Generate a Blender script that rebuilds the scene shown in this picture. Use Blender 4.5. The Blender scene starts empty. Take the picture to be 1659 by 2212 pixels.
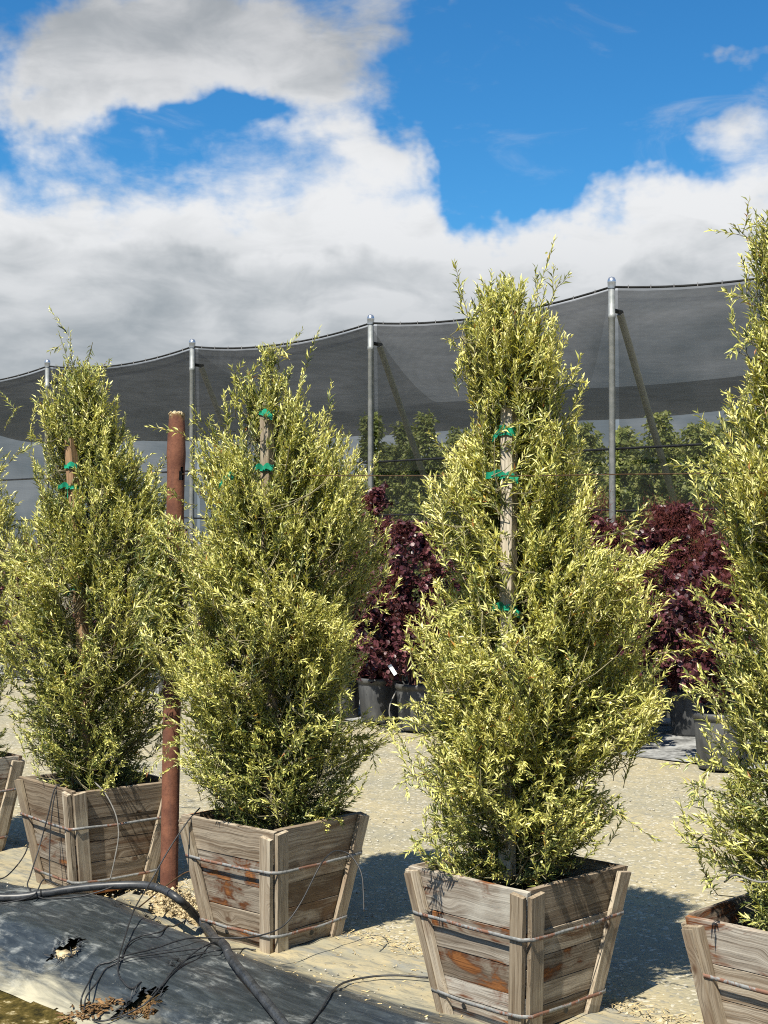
import bpy, bmesh, math, random
import numpy as np
from mathutils import Vector, Matrix, noise as mnoise

# ------------------------------------------------------------------ camera, light, exposure
scene = bpy.context.scene
col = scene.collection
R = math.radians
CAM_H = 1.76
FPX, CX, CY = 3067.0, 829.5, 1106.0           # focal length / centre, in units of a 1659 x 2212 frame
PITCH = math.atan(65.0 / FPX)

cam_data = bpy.data.cameras.new("camera")
cam = bpy.data.objects.new("camera", cam_data)
col.objects.link(cam)
scene.camera = cam
cam.location = (0, 0, CAM_H)
cam.rotation_euler = (R(90) + PITCH, 0, 0)
cam_data.sensor_fit = 'VERTICAL'
cam_data.sensor_height = 24.0
cam_data.lens = 24.0 * FPX / 2212.0
cam_data.clip_start = 0.05
cam_data.clip_end = 5000

SUN_EL, SUN_AZ = R(54), math.atan2(-0.44, -0.90)      # azimuth measured from +Y towards +X
sun_data = bpy.data.lights.new("sun", 'SUN')
sun_data.energy = 5.0
sun_data.angle = R(0.53)
sun_data.color = (1.0, 0.93, 0.80)
sun = bpy.data.objects.new("sun", sun_data)
col.objects.link(sun)
to_sun = Vector((math.cos(SUN_EL) * math.sin(SUN_AZ), math.cos(SUN_EL) * math.cos(SUN_AZ), math.sin(SUN_EL)))
sun.rotation_euler = to_sun.to_track_quat('Z', 'Y').to_euler()
sun.location = to_sun * 40

vs = scene.view_settings
vs.view_transform = 'Standard'
vs.look = 'None'
vs.gamma = 1.0
vs.use_curve_mapping = False
vs.exposure = 0.8
scene.render.engine = 'CYCLES'
scene.cycles.use_denoising = False
scene.cycles.filter_width = 1.1
scene.cycles.max_bounces = 8
scene.cycles.diffuse_bounces = 3
scene.cycles.transmission_bounces = 4
scene.cycles.transparent_max_bounces = 24
scene.cycles.caustics_reflective = False
scene.cycles.caustics_refractive = False


# ------------------------------------------------------------------ node helper
class NT:
    def __init__(self, tree):
        self.t = tree
        tree.nodes.clear()

    def n(self, typ, **kw):
        nd = self.t.nodes.new(typ)
        for k, v in kw.items():
            if k.startswith('i_'):
                key = k[2:]
                key = int(key) if key.isdigit() else key.replace('_', ' ')
                self.put(nd.inputs[key], v)
            else:
                setattr(nd, k, v)
        return nd

    def put(self, sock, v):
        if hasattr(v, 'is_output'):
            self.t.links.new(v, sock)
        elif isinstance(v, bpy.types.Node):
            self.t.links.new(v.outputs[0], sock)
        else:
            sock.default_value = v

    def m(self, op, a, b=0.0, c=0.0, clamp=False):
        nd = self.t.nodes.new('ShaderNodeMath')
        nd.operation = op
        nd.use_clamp = clamp
        for i, v in enumerate((a, b, c)):
            self.put(nd.inputs[i], v)
        return nd.outputs[0]

    def ss(self, x, lo, hi):
        nd = self.t.nodes.new('ShaderNodeMapRange')
        nd.interpolation_type = 'SMOOTHSTEP'
        self.put(nd.inputs[0], x)
        self.put(nd.inputs[1], lo)
        self.put(nd.inputs[2], hi)
        return nd.outputs[0]

    def mix(self, f, a, b, mode='MIX'):
        nd = self.t.nodes.new('ShaderNodeMix')
        nd.data_type = 'RGBA'
        nd.blend_type = mode
        self.put(nd.inputs[0], f)
        for i, v in ((6, a), (7, b)):
            if isinstance(v, tuple) and len(v) == 3:
                v = v + (1,)
            self.put(nd.inputs[i], v)
        return nd.outputs[2]

    def noise(self, vec, scale, detail=4, rough=0.55, dist=0.0):
        nd = self.t.nodes.new('ShaderNodeTexNoise')
        if vec is not None:
            self.put(nd.inputs['Vector'], vec)
        nd.inputs['Scale'].default_value = scale
        nd.inputs['Detail'].default_value = detail
        nd.inputs['Roughness'].default_value = rough
        nd.inputs['Distortion'].default_value = dist
        return nd.outputs['Fac']

    def vscale(self, vec, s, add=(0, 0, 0)):
        nd = self.t.nodes.new('ShaderNodeMapping')
        self.put(nd.inputs['Vector'], vec)
        nd.inputs['Scale'].default_value = s
        self.put(nd.inputs['Location'], add)
        return nd.outputs[0]

    def ramp(self, f, stops):
        nd = self.t.nodes.new('ShaderNodeValToRGB')
        cr = nd.color_ramp
        while len(cr.elements) < len(stops):
            cr.elements.new(0.5)
        for e, (p, c) in zip(cr.elements, stops):
            e.position = p
            e.color = tuple(c) + (1,)
        self.put(nd.inputs[0], f)
        return nd.outputs[0]

    def bump(self, h, strength=0.4, dist=0.01):
        nd = self.t.nodes.new('ShaderNodeBump')
        nd.inputs['Strength'].default_value = strength
        nd.inputs['Distance'].default_value = dist
        self.put(nd.inputs['Height'], h)
        return nd.outputs[0]


MATS = {}


def material(name, build):
    if name in MATS:
        return MATS[name]
    m = bpy.data.materials.new(name)
    m.use_nodes = True
    nt = NT(m.node_tree)
    out = nt.n('ShaderNodeOutputMaterial')
    sh = build(nt)
    nt.put(out.inputs['Surface'], sh)
    MATS[name] = m
    return m


def principled(nt, color, rough=0.8, metal=0.0, spec=0.3, normal=None):
    b = nt.n('ShaderNodeBsdfPrincipled')
    if isinstance(color, tuple) and len(color) == 3:
        color = color + (1,)
    nt.put(b.inputs['Base Color'], color)
    nt.put(b.inputs['Roughness'], rough)
    nt.put(b.inputs['Metallic'], metal)
    nt.put(b.inputs['Specular IOR Level'], spec)
    if normal is not None:
        nt.put(b.inputs['Normal'], normal)
    return b.outputs[0]


def gpos(nt):
    return nt.n('ShaderNodeNewGeometry').outputs['Position']


def opos(nt):
    return nt.n('ShaderNodeTexCoord').outputs['Object']


# ------------------------------------------------------------------ sky
world = bpy.data.worlds.new("World")
scene.world = world
world.use_nodes = True
nt = NT(world.node_tree)
wout = nt.n('ShaderNodeOutputWorld')
sky = nt.n('ShaderNodeTexSky')
sky.sky_type = 'NISHITA'
sky.sun_disc = False
sky.sun_elevation = SUN_EL
sky.sun_rotation = SUN_AZ
sky.air_density = 1.0
sky.dust_density = 0.3
sky.ozone_density = 2.0
SKY_STR = 0.056
dirv = nt.n('ShaderNodeTexCoord').outputs['Generated']
sep = nt.n('ShaderNodeSeparateXYZ', i_0=dirv)
az_t = nt.m('ARCTAN2', sep.outputs[0], sep.outputs[1])
el_t = nt.m('ARCSINE', sep.outputs[2])
wn = nt.n('ShaderNodeTexNoise', i_Vector=dirv, i_Scale=9.0, i_Detail=5.0, i_Roughness=0.6)
wsep = nt.n('ShaderNodeSeparateColor', i_0=wn.outputs['Color'])
az = nt.m('ADD', az_t, nt.m('MULTIPLY', nt.m('SUBTRACT', wsep.outputs[0], 0.5), 0.22))
el = nt.m('ADD', el_t, nt.m('MULTIPLY', nt.m('SUBTRACT', wsep.outputs[1], 0.5), 0.11))


def blob(a0, e0, sa, se, amp):
    da = nt.m('DIVIDE', nt.m('SUBTRACT', az, a0), sa)
    de = nt.m('DIVIDE', nt.m('SUBTRACT', el, e0), se)
    q = nt.m('ADD', nt.m('MULTIPLY', da, da), nt.m('MULTIPLY', de, de))
    return nt.m('MULTIPLY', nt.m('EXPONENT', nt.m('MULTIPLY', q, -1.0)), amp)


def pxb(x, y, rx, ry, amp):
    return blob((x - 829) / FPX, (1171 - y) / FPX, rx / FPX, ry / FPX, amp)


bank = nt.m('SUBTRACT', 1.0, nt.ss(el, 0.165, 0.30))            # the low cloud bank all round the horizon
dens = nt.m('ADD', nt.m('MULTIPLY_ADD', bank, 1.15, -0.42), nt.m('MULTIPLY', nt.ss(el_t, 0.40, 0.60), 0.34))  # extra cloud added overhead, out of view, to whiten the fill light
for b in ((420, 150, 440, 145, 0.74), (150, 245, 190, 110, 0.48), (640, 200, 200, 80, 0.25),
          (1600, 300, 170, 110, 0.42), (1560, 165, 110, 25, 0.38), (880, 30, 150, 60, 0.35), (850, 320, 170, 60, 0.42),
          (720, 350, 180, 70, 0.22), (1450, 470, 260, 60, 0.12), (1500, 385, 160, 26, -0.16), (1300, 420, 120, 50, 0.14), (950, 420, 120, 60, 0.1), (90, 310, 120, 60, 0.3), (1290, 335, 60, 18, 0.25),
          (390, 300, 130, 32, -0.34), (500, 305, 110, 26, -0.22), (1200, 230, 260, 200, -0.50), (1100, 430, 100, 110, -0.46),
          (60, 40, 140, 60, -0.35), (60, 240, 70, 30, -0.1), (1250, 60, 330, 90, -0.25)):
    dens = nt.m('ADD', dens, pxb(*b))
sv = nt.vscale(dirv, (1.0, 1.0, 1.7))
n1 = nt.noise(sv, 7.0, 7, 0.56, 0.35)
n2 = nt.noise(nt.vscale(dirv, (1, 1, 2.2), (4.1, 2.2, 7.7)), 17.0, 6, 0.6, 0.5)
dn = nt.m('ADD', dens, nt.m('MULTIPLY', nt.m('SUBTRACT', n1, 0.5), 1.25))
dn = nt.m('ADD', dn, nt.m('MULTIPLY', nt.m('SUBTRACT', n2, 0.5), 0.42))
n3 = nt.noise(nt.vscale(dirv, (1, 1, 1.6), (2.1, 5.2, 0.7)), 48.0, 5, 0.6, 0.3)
dn = nt.m('ADD', dn, nt.m('MULTIPLY', nt.m('SUBTRACT', n3, 0.5), 0.20))
mask = nt.m('MULTIPLY', nt.ss(dn, -0.17, 0.27), 0.985)
wisp = nt.noise(nt.vscale(dirv, (1.0, 1.0, 3.0), (6.3, 0.4, 2.8)), 6.0, 7, 0.62, 1.2)
mask = nt.m('MAXIMUM', mask, nt.m('MULTIPLY', nt.ss(wisp, 0.53, 0.80), 0.42))
thick = nt.ss(dn, 0.12, 0.85)
gn = nt.noise(nt.vscale(dirv, (1, 1, 2.6), (1.3, 8.2, 3.1)), 5.5, 5, 0.5, 0.3)
gn2 = nt.noise(nt.vscale(dirv, (1, 1, 2.4), (9.3, 1.2, 5.1)), 16.0, 5, 0.55, 0.4)
shade = nt.m('ADD', nt.m('MULTIPLY', nt.ss(gn, 0.34, 0.66), 0.75), nt.m('MULTIPLY', nt.ss(gn2, 0.3, 0.7), 0.25))
bright = pxb(430, 430, 640, 95, 0.62)
bright = nt.m('ADD', bright, pxb(1350, 520, 400, 110, 0.16))
dark = nt.m('ADD', pxb(620, 600, 560, 60, 0.30), pxb(510, 430, 110, 26, 0.42))
sh2 = nt.m('SUBTRACT', nt.m('ADD', nt.m('MULTIPLY', nt.m('MULTIPLY', shade, thick), 0.46), nt.m('MULTIPLY', dark, 1.0)), bright, clamp=True)
sh2 = nt.m('ADD', sh2, nt.m('MULTIPLY', nt.m('SUBTRACT', gn2, 0.5), 0.8), clamp=True)
sh2 = nt.m('ADD', sh2, nt.m('MULTIPLY', nt.m('SUBTRACT', 1.0, nt.ss(el_t, 0.06, 0.24)), 0.76), clamp=True)
ccol = nt.mix(sh2, (8.8, 8.9, 9.0), (2.6, 3.05, 3.4))
ccol = nt.mix(nt.ss(el, 0.25, 0.36), ccol, nt.mix(nt.ss(gn2, 0.25, 0.75), (6.4, 6.5, 6.65), (3.7, 4.0, 4.3)))
skyc = nt.n('ShaderNodeHueSaturation', i_Saturation=1.25, i_Value=1.25, i_Color=sky.outputs[0])
skyc = nt.mix(1.0, skyc.outputs[0], (0.46, 0.95, 1.14), 'MULTIPLY')
fin = nt.mix(mask, skyc, ccol)
bg = nt.n('ShaderNodeBackground', i_Color=fin, i_Strength=SKY_STR)
nt.put(wout.inputs['Surface'], bg)


# ------------------------------------------------------------------ geometry helpers
def px(x, y, depth):
    """world point seen at (x, y) of a 1659 x 2212 frame at a distance (world Y) of depth"""
    c, s = math.cos(PITCH), math.sin(PITCH)
    dx, du = (x - CX) / FPX, (CY - y) / FPX
    d = Vector((dx, c - du * s, s + du * c))
    k = depth / d.y
    return Vector((d.x * k, depth, CAM_H + d.z * k))


def gx(x, y, z=0.0):
    """world point seen at (x, y) lying at height z"""
    p = px(x, y, 1.0)
    d = p - Vector((0, 0, CAM_H))
    k = (z - CAM_H) / d.z
    return Vector((d.x * k, d.y * k, z))


def tag(o, label=None, cat=None, group=None, kind=None):
    if label:
        o['label'] = label
    if cat:
        o['category'] = cat
    if group:
        o['group'] = group
    if kind:
        o['kind'] = kind
    return o


def empty(name, loc, rz=0.0):
    o = bpy.data.objects.new(name, None)
    o.empty_display_size = 0.1
    col.objects.link(o)
    o.location = loc
    o.rotation_euler = (0, 0, rz)
    return o


def link(name, me, mat, parent=None, matrix=None):
    o = bpy.data.objects.new(name, me)
    if mat is not None and not me.materials:
        me.materials.append(mat)
    col.objects.link(o)
    if parent is not None:
        o.parent = parent
    if matrix is not None:
        o.matrix_local = matrix
    return o


def mesh_arrays(name, V, F, smooth=False, tone=None):
    """V (n,3) array; F (m,k) array of equal-sized faces, or a list of such arrays"""
    me = bpy.data.meshes.new(name)
    V = np.asarray(V, dtype=np.float32)
    Fs = F if isinstance(F, list) else [F]
    Fs = [np.asarray(f, dtype=np.int32) for f in Fs if len(f)]
    nl = sum(f.size for f in Fs)
    nf = sum(len(f) for f in Fs)
    me.vertices.add(len(V))
    me.vertices.foreach_set('co', V.ravel())
    me.loops.add(nl)
    me.loops.foreach_set('vertex_index', np.concatenate([f.ravel() for f in Fs]))
    me.polygons.add(nf)
    starts, off = [], 0
    for f in Fs:
        k = f.shape[1]
        starts.append(off + np.arange(len(f)) * k)
        off += f.size
    me.polygons.foreach_set('loop_start', np.concatenate(starts).astype(np.int32))
    if smooth:
        me.polygons.foreach_set('use_smooth', np.ones(nf, dtype=bool))
    if tone is not None:
        a = me.attributes.new('tone', 'FLOAT', 'POINT')
        a.data.foreach_set('value', np.asarray(tone, dtype=np.float32))
    me.update(calc_edges=True)
    return me


def catmull(pts, n=8):
    pts = [np.array(p, dtype=float) for p in pts]
    P = [2 * pts[0] - pts[1]] + pts + [2 * pts[-1] - pts[-2]]
    out = []
    for i in range(1, len(P) - 2):
        for k in range(n):
            t = k / n
            a, b, c, d = P[i - 1], P[i], P[i + 1], P[i + 2]
            out.append(0.5 * ((2 * b) + (c - a) * t + (2 * a - 5 * b + 4 * c - d) * t * t + (3 * b - a - 3 * c + d) * t ** 3))
    out.append(pts[-1])
    return np.array(out)


class Tubes:
    """collects swept tubes into one mesh"""
    def __init__(self):
        self.V, self.F, self.n = [], [], 0

    def add(self, pts, r0, r1=None, sides=5, cap=True):
        pts = np.asarray(pts, dtype=float)
        m = len(pts)
        r1 = r0 if r1 is None else r1
        rad = np.linspace(r0, r1, m)
        T = np.gradient(pts, axis=0)
        T /= np.linalg.norm(T, axis=1)[:, None] + 1e-9
        ref = np.array([0.3, 0.9, 0.25]) if abs(T[0][2]) > 0.8 else np.array([0.05, 0.02, 1.0])
        A = np.cross(T, ref)
        A /= np.linalg.norm(A, axis=1)[:, None] + 1e-9
        B = np.cross(T, A)
        ang = np.arange(sides) * 2 * math.pi / sides
        ring = pts[:, None, :] + rad[:, None, None] * (np.cos(ang)[None, :, None] * A[:, None, :] + np.sin(ang)[None, :, None] * B[:, None, :])
        self.V.append(ring.reshape(-1, 3))
        i = np.arange(m - 1)[:, None] * sides + np.arange(sides)[None, :]
        j = np.arange(m - 1)[:, None] * sides + (np.arange(sides)[None, :] + 1) % sides
        f = np.stack([i, j, j + sides, i + sides], -1).reshape(-1, 4) + self.n
        self.F.append(f)
        self.n += m * sides
        if cap:
            for k, c in ((0, pts[0]), (m - 1, pts[-1])):
                self.V.append(c[None, :])
                b = self.n - m * sides - (0 if k == 0 else 1)
                base = b + k * sides
                a = np.arange(sides)
                aa = base + a
                bb = base + (a + 1) % sides
                q = np.stack([aa, bb, np.full(sides, self.n), np.full(sides, self.n)], -1)
                self.F.append(q[:, :3])
                self.n += 1
        return self

    def mesh(self, name, smooth=True):
        return mesh_arrays(name, np.concatenate(self.V), [f for f in self.F], smooth)


def tube_obj(name, pts, r0, r1, mat, parent=None, sides=8, curve=True, n=8):
    p = catmull(pts, n) if curve else np.array(pts, dtype=float)
    return link(name, Tubes().add(p, r0, r1, sides).mesh(name), mat, parent)


def lathe(prof, sides=24):
    """prof: list of (r, z); returns V, F"""
    V, F = [], []
    for r, z in prof:
        for k in range(sides):
            a = 2 * math.pi * k / sides
            V.append((r * math.cos(a), r * math.sin(a), z))
    for i in range(len(prof) - 1):
        for k in range(sides):
            k2 = (k + 1) % sides
            F.append((i * sides + k, i * sides + k2, (i + 1) * sides + k2, (i + 1) * sides + k))
    return V, F


def wob(p, s=1.0, seed=0.0):
    return mnoise.noise(Vector((p[0] * s + seed, p[1] * s - seed * 1.7, p[2] * s + seed * 0.6)))


# ------------------------------------------------------------------ row coordinates and terrain
RU = np.array([0.72, -0.694])
RV = np.array([-0.694, -0.72])


def to_uv(x, y):
    return x * 0.72 - (y - 5.87) * 0.694, -x * 0.694 - (y - 5.87) * 0.72


def from_uv(u, v):
    return 0.72 * u - 0.694 * v, 5.87 - 0.694 * u - 0.72 * v


def sstep(x, a, b):
    t = np.clip((np.asarray(x, dtype=float) - a) / (b - a), 0, 1)
    return t * t * (3 - 2 * t)


POST = (-1.035, 6.86)


def berm(x, y):
    u, v = to_uv(np.asarray(x, dtype=float), np.asarray(y, dtype=float))
    f = 0.55 + 0.45 * np.exp(-((u + 1.1) / 0.9) ** 2)
    h = 0.17 * sstep(v, 0.26, 0.62) * (1 - sstep(v, 0.90, 1.34)) * f
    h = h + 0.10 * np.exp(-(((u + 1.35) / 0.24) ** 2 + ((v - 0.24) / 0.26) ** 2))
    h = h + 0.07 * np.exp(-((x - POST[0]) ** 2 + (y - POST[1]) ** 2) / 0.17 ** 2)
    return h


def inside_sheet(x, y):
    u, v = to_uv(x, y)
    return sstep(v, -0.30, -0.20) * (1 - sstep(v, 1.08, 1.20)) * sstep(u, -4.6, -4.5) * (1 - sstep(u, 3.1, 3.2))


def ground_h(x, y):
    return berm(x, y) - 0.035 * inside_sheet(x, y)


# ------------------------------------------------------------------ materials
def b_gravel(nt):
    p = gpos(nt)
    s = nt.n('ShaderNodeSeparateXYZ', i_0=p)
    v = nt.m('ADD', nt.m('MULTIPLY', s.outputs[0], -0.694), nt.m('MULTIPLY', nt.m('SUBTRACT', s.outputs[1], 5.87), -0.72))
    big = nt.noise(p, 0.9, 4, 0.6)
    med = nt.noise(p, 9.0, 5, 0.65)
    fine = nt.noise(p, 120.0, 3, 0.7)
    c = nt.mix(nt.ss(big, 0.35, 0.68), (0.360, 0.312, 0.195), (0.290, 0.268, 0.190))
    c = nt.mix(nt.m('MULTIPLY', nt.ss(med, 0.4, 0.75), 0.55), c, (0.205, 0.20, 0.155))
    uu = nt.m('ADD', nt.m('MULTIPLY', s.outputs[0], 0.72), nt.m('MULTIPLY', s.outputs[1], -0.694))
    trk = nt.noise(nt.n('ShaderNodeCombineXYZ', i_0=nt.m('MULTIPLY', uu, 0.25), i_1=nt.m('MULTIPLY', v, 1.6), i_2=0.0), 1.4, 4, 0.55)
    c = nt.mix(nt.m('MULTIPLY', nt.ss(trk, 0.45, 0.7), 0.5), c, (0.22, 0.213, 0.165))
    vor = nt.n('ShaderNodeTexVoronoi', i_Vector=p, i_Scale=62.0)
    vs_ = nt.n('ShaderNodeSeparateColor', i_0=vor.outputs['Color'])
    c = nt.mix(nt.m('MULTIPLY', nt.m('GREATER_THAN', vs_.outputs[0], 0.90), 0.5), c, (0.16, 0.17, 0.17))
    c = nt.mix(nt.m('MULTIPLY', nt.m('GREATER_THAN', vs_.outputs[1], 0.9), 0.7), c, (0.50, 0.47, 0.38))
    c = nt.mix(nt.m('MULTIPLY', nt.m('SUBTRACT', fine, 0.5), 0.8, clamp=True), c, (0.15, 0.14, 0.12))
    # brown mossy soil of the bed in front of the plastic, and under it
    soil = nt.ramp(nt.noise(p, 14.0, 6, 0.7), [(0.3, (0.030, 0.022, 0.009)), (0.5, (0.075, 0.050, 0.022)), (0.62, (0.15, 0.105, 0.05)), (0.75, (0.30, 0.24, 0.14))])
    moss = nt.ramp(nt.noise(p, 19.0, 6, 0.7), [(0.34, (0.016, 0.014, 0.005)), (0.48, (0.055, 0.043, 0.011)), (0.58, (0.10, 0.074, 0.022)), (0.66, (0.36, 0.31, 0.18))])
    soil = nt.mix(nt.ss(v, 1.12, 1.2), soil, moss)
    under = nt.m('MULTIPLY', nt.ss(v, -0.24, -0.16), nt.ss(nt.noise(p, 5.0), 0.0, 0.2))
    heap = nt.m('SUBTRACT', 1.0, nt.ss(v, 0.20, 0.34))
    tan = nt.ramp(nt.noise(p, 22.0, 5, 0.7), [(0.35, (0.22, 0.16, 0.08)), (0.6, (0.50, 0.42, 0.26))])
    c = nt.mix(under, c, nt.mix(heap, soil, tan))
    h = nt.m('ADD', nt.m('MULTIPLY', med, 0.5), nt.m('MULTIPLY', nt.noise(p, 70.0, 4, 0.7), 0.5))
    h = nt.m('SUBTRACT', h, nt.m('MULTIPLY', vor.outputs['Distance'], 0.5))
    return principled(nt, c, 0.95, 0, 0.1, nt.bump(h, 0.55, 0.015))


def b_plastic(nt):
    p = gpos(nt)
    s = nt.n('ShaderNodeSeparateXYZ', i_0=p)
    yy = nt.m('SUBTRACT', s.outputs[1], 5.87)
    u = nt.m('ADD', nt.m('MULTIPLY', s.outputs[0], 0.72), nt.m('MULTIPLY', yy, -0.694))
    v = nt.m('ADD', nt.m('MULTIPLY', s.outputs[0], -0.694), nt.m('MULTIPLY', yy, -0.72))
    uvv = nt.n('ShaderNodeCombineXYZ', i_0=nt.m('MULTIPLY', u, 0.22), i_1=v, i_2=s.outputs[2])
    st = nt.noise(uvv, 11.0, 6, 0.65, 0.6)
    st2 = nt.noise(uvv, 34.0, 5, 0.7, 0.4)
    bl = nt.noise(p, 5.0, 6, 0.68, 0.5)
    fl = nt.noise(p, 46.0, 4, 0.75)
    # thick tan dust behind the berm, thin chalky bloom on it, pale silt along its foot
    back = nt.m('SUBTRACT', 1.0, nt.ss(nt.m('ADD', v, nt.m('MULTIPLY', nt.m('SUBTRACT', st, 0.5), 0.75)), 0.16, 0.46))
    foot = nt.ss(nt.m('ADD', v, nt.m('MULTIPLY', nt.m('SUBTRACT', st, 0.5), 0.5)), 1.10, 1.34)
    c = nt.mix(nt.ss(st2, 0.35, 0.75), (0.017, 0.022, 0.026), (0.050, 0.061, 0.068))
    bloom = nt.m('MULTIPLY', nt.ss(nt.m('ADD', bl, nt.m('MULTIPLY', st2, 0.35)), 0.70, 0.95), 0.72)
    c = nt.mix(bloom, c, (0.33, 0.345, 0.33))
    speck = nt.m('MULTIPLY', nt.ss(fl, 0.62, 0.74), 0.45)
    c = nt.mix(speck, c, (0.24, 0.24, 0.22))
    dust = nt.mix(nt.ss(bl, 0.35, 0.65), (0.29, 0.27, 0.19), (0.38, 0.32, 0.19))
    dust = nt.mix(nt.m('MULTIPLY', nt.ss(st2, 0.46, 0.66), 0.75), dust, (0.13, 0.128, 0.105))
    dust = nt.mix(nt.m('MULTIPLY', nt.ss(fl, 0.55, 0.75), 0.4), dust, (0.47, 0.42, 0.30))
    grey = nt.m('MULTIPLY', nt.ss(st, 0.48, 0.66), 0.7)
    dust = nt.mix(grey, dust, (0.19, 0.20, 0.19))
    c = nt.mix(nt.m('MULTIPLY', back, 0.95), c, dust)
    c = nt.mix(nt.m('MULTIPLY', foot, 0.92), c, (0.42, 0.39, 0.28))
    cover = nt.m('MAXIMUM', back, foot)
    rough = nt.m('ADD', nt.m('MULTIPLY', cover, 0.38), nt.m('ADD', 0.38, nt.m('MULTIPLY', bloom, 0.3)))
    h = nt.m('ADD', nt.m('MULTIPLY', st2, 0.6), nt.m('MULTIPLY', fl, 0.4))
    return principled(nt, c, rough, 0, 0.5, nt.bump(h, 0.3, 0.006))


def wood_nodes(nt, base_a, base_b, stain, stain_amt, patchy=True):
    o = opos(nt)
    oi = nt.n('ShaderNodeObjectInfo').outputs['Random']
    sh = nt.n('ShaderNodeCombineXYZ', i_0=nt.m('MULTIPLY', oi, 37.0), i_1=nt.m('MULTIPLY', oi, 91.0), i_2=nt.m('MULTIPLY', oi, 53.0))
    q = nt.n('ShaderNodeVectorMath', operation='ADD', i_0=o, i_1=sh).outputs[0]
    warp = nt.noise(q, 7.0, 3, 0.5)
    qq = nt.n('ShaderNodeSeparateXYZ', i_0=q)
    kn = nt.n('ShaderNodeTexVoronoi', i_Vector=nt.vscale(q, (4.0, 7.0, 1.0)), i_Scale=1.0)
    kd = kn.outputs['Distance']
    ring = nt.m('MULTIPLY', nt.m('SUBTRACT', 1.0, nt.ss(kd, 0.0, 0.34)), 0.035)
    yw = nt.m('ADD', nt.m('ADD', qq.outputs[1], nt.m('MULTIPLY', warp, 0.022)), ring)
    gv = nt.n('ShaderNodeCombineXYZ', i_0=nt.m('MULTIPLY', qq.outputs[0], 1.6), i_1=nt.m('MULTIPLY', yw, 85.0), i_2=nt.m('MULTIPLY', qq.outputs[2], 40.0))
    g = nt.noise(gv, 1.0, 5, 0.65)
    gf = nt.noise(gv, 3.4, 3, 0.7)
    c = nt.mix(nt.ss(g, 0.32, 0.68), base_b, base_a)
    c = nt.mix(nt.m('MULTIPLY', nt.ss(gf, 0.50, 0.68), 0.75), c, tuple(x * 0.35 for x in base_b))
    pale = nt.noise(q, 3.1, 4, 0.6)
    c = nt.mix(nt.m('MULTIPLY', nt.ss(pale, 0.5, 0.72), 0.45), c, tuple(min(0.6, x * 1.45) for x in base_a))
    sn = nt.noise(nt.vscale(q, (1.6, 9.0, 4.0) if patchy else (3.0, 8.0, 4.0)), 1.0, 5, 0.62, 0.7)
    sm = nt.m('MULTIPLY', nt.ss(nt.m('ADD', sn, nt.m('MULTIPLY', nt.m('SUBTRACT', g, 0.5), 0.35)), 0.50, 0.62), stain_amt)
    if patchy:
        sm = nt.m('MULTIPLY', sm, nt.m('MULTIPLY_ADD', nt.ss(nt.m('FRACT', nt.m('MULTIPLY', oi, 7.13)), 0.25, 0.85), 0.85, 0.15))
    sc = nt.mix(nt.ss(sn, 0.56, 0.66), tuple(x * 0.6 for x in stain), tuple(min(1.0, x * k) for x, k in zip(stain, (1.05, 1.35, 1.5) if patchy else (1.9, 2.5, 2.6))))
    sc = nt.mix(nt.m('MULTIPLY', nt.ss(gf, 0.45, 0.7), 0.8), sc, tuple(x * 0.4 for x in stain))
    c = nt.mix(sm, c, sc)
    c = nt.mix(nt.m('MULTIPLY', nt.m('SUBTRACT', 1.0, nt.ss(kd, 0.05, 0.11)), 0.8), c, (0.09, 0.045, 0.022))
    c = nt.mix(1.0, c, nt.n('ShaderNodeCombineColor', i_0=nt.m('MULTIPLY_ADD', oi, 0.58, 0.64), i_1=nt.m('MULTIPLY_ADD', oi, 0.64, 0.59), i_2=nt.m('MULTIPLY_ADD', oi, 0.70, 0.53)).outputs[0], 'MULTIPLY')
    h = nt.m('ADD', nt.m('MULTIPLY', g, 0.6), nt.m('MULTIPLY', gf, 0.4))
    return principled(nt, c, 0.85, 0, 0.2, nt.bump(h, 0.5, 0.004))


def leaf_shader(nt, stops, trans=0.3, rough=0.45, spec=0.45):
    t = nt.n('ShaderNodeAttribute', attribute_name='tone').outputs['Fac']
    c = nt.ramp(t, stops)
    b = principled(nt, c, rough, 0, spec)
    tr = nt.n('ShaderNodeBsdfTranslucent', i_Color=nt.mix(1.0, c, (1.25, 1.2, 0.55), 'MULTIPLY'))
    mx = nt.n('ShaderNodeMixShader', i_0=trans)
    nt.put(mx.inputs[1], b)
    nt.put(mx.inputs[2], tr.outputs[0])
    return mx.outputs[0]


def b_net(opac, colr):
    def f(nt):
        o = gpos(nt)
        n = nt.noise(nt.vscale(o, (1.0, 1.0, 0.35)), 2.2, 5, 0.62, 0.8)
        w1 = nt.n('ShaderNodeTexWave', wave_type='BANDS', bands_direction='Z', i_Vector=o, i_Scale=22.0, i_Distortion=0.6, i_Detail=1.0)
        w2 = nt.n('ShaderNodeTexWave', wave_type='BANDS', bands_direction='DIAGONAL', i_Vector=o, i_Scale=18.0, i_Distortion=0.6, i_Detail=1.0)
        a = nt.m('ADD', opac, nt.m('MULTIPLY', nt.m('SUBTRACT', n, 0.5), 0.26))
        a = nt.m('ADD', a, nt.m('MULTIPLY', nt.m('SUBTRACT', nt.m('MULTIPLY', w1.outputs['Fac'], w2.outputs['Fac']), 0.3), 0.05), clamp=True)
        b = principled(nt, colr, 0.8, 0, 0.2)
        tr = nt.n('ShaderNodeBsdfTransparent')
        mx = nt.n('ShaderNodeMixShader', i_0=a)
        nt.put(mx.inputs[1], tr.outputs[0])
        nt.put(mx.inputs[2], b)
        return mx.outputs[0]
    return f


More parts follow.
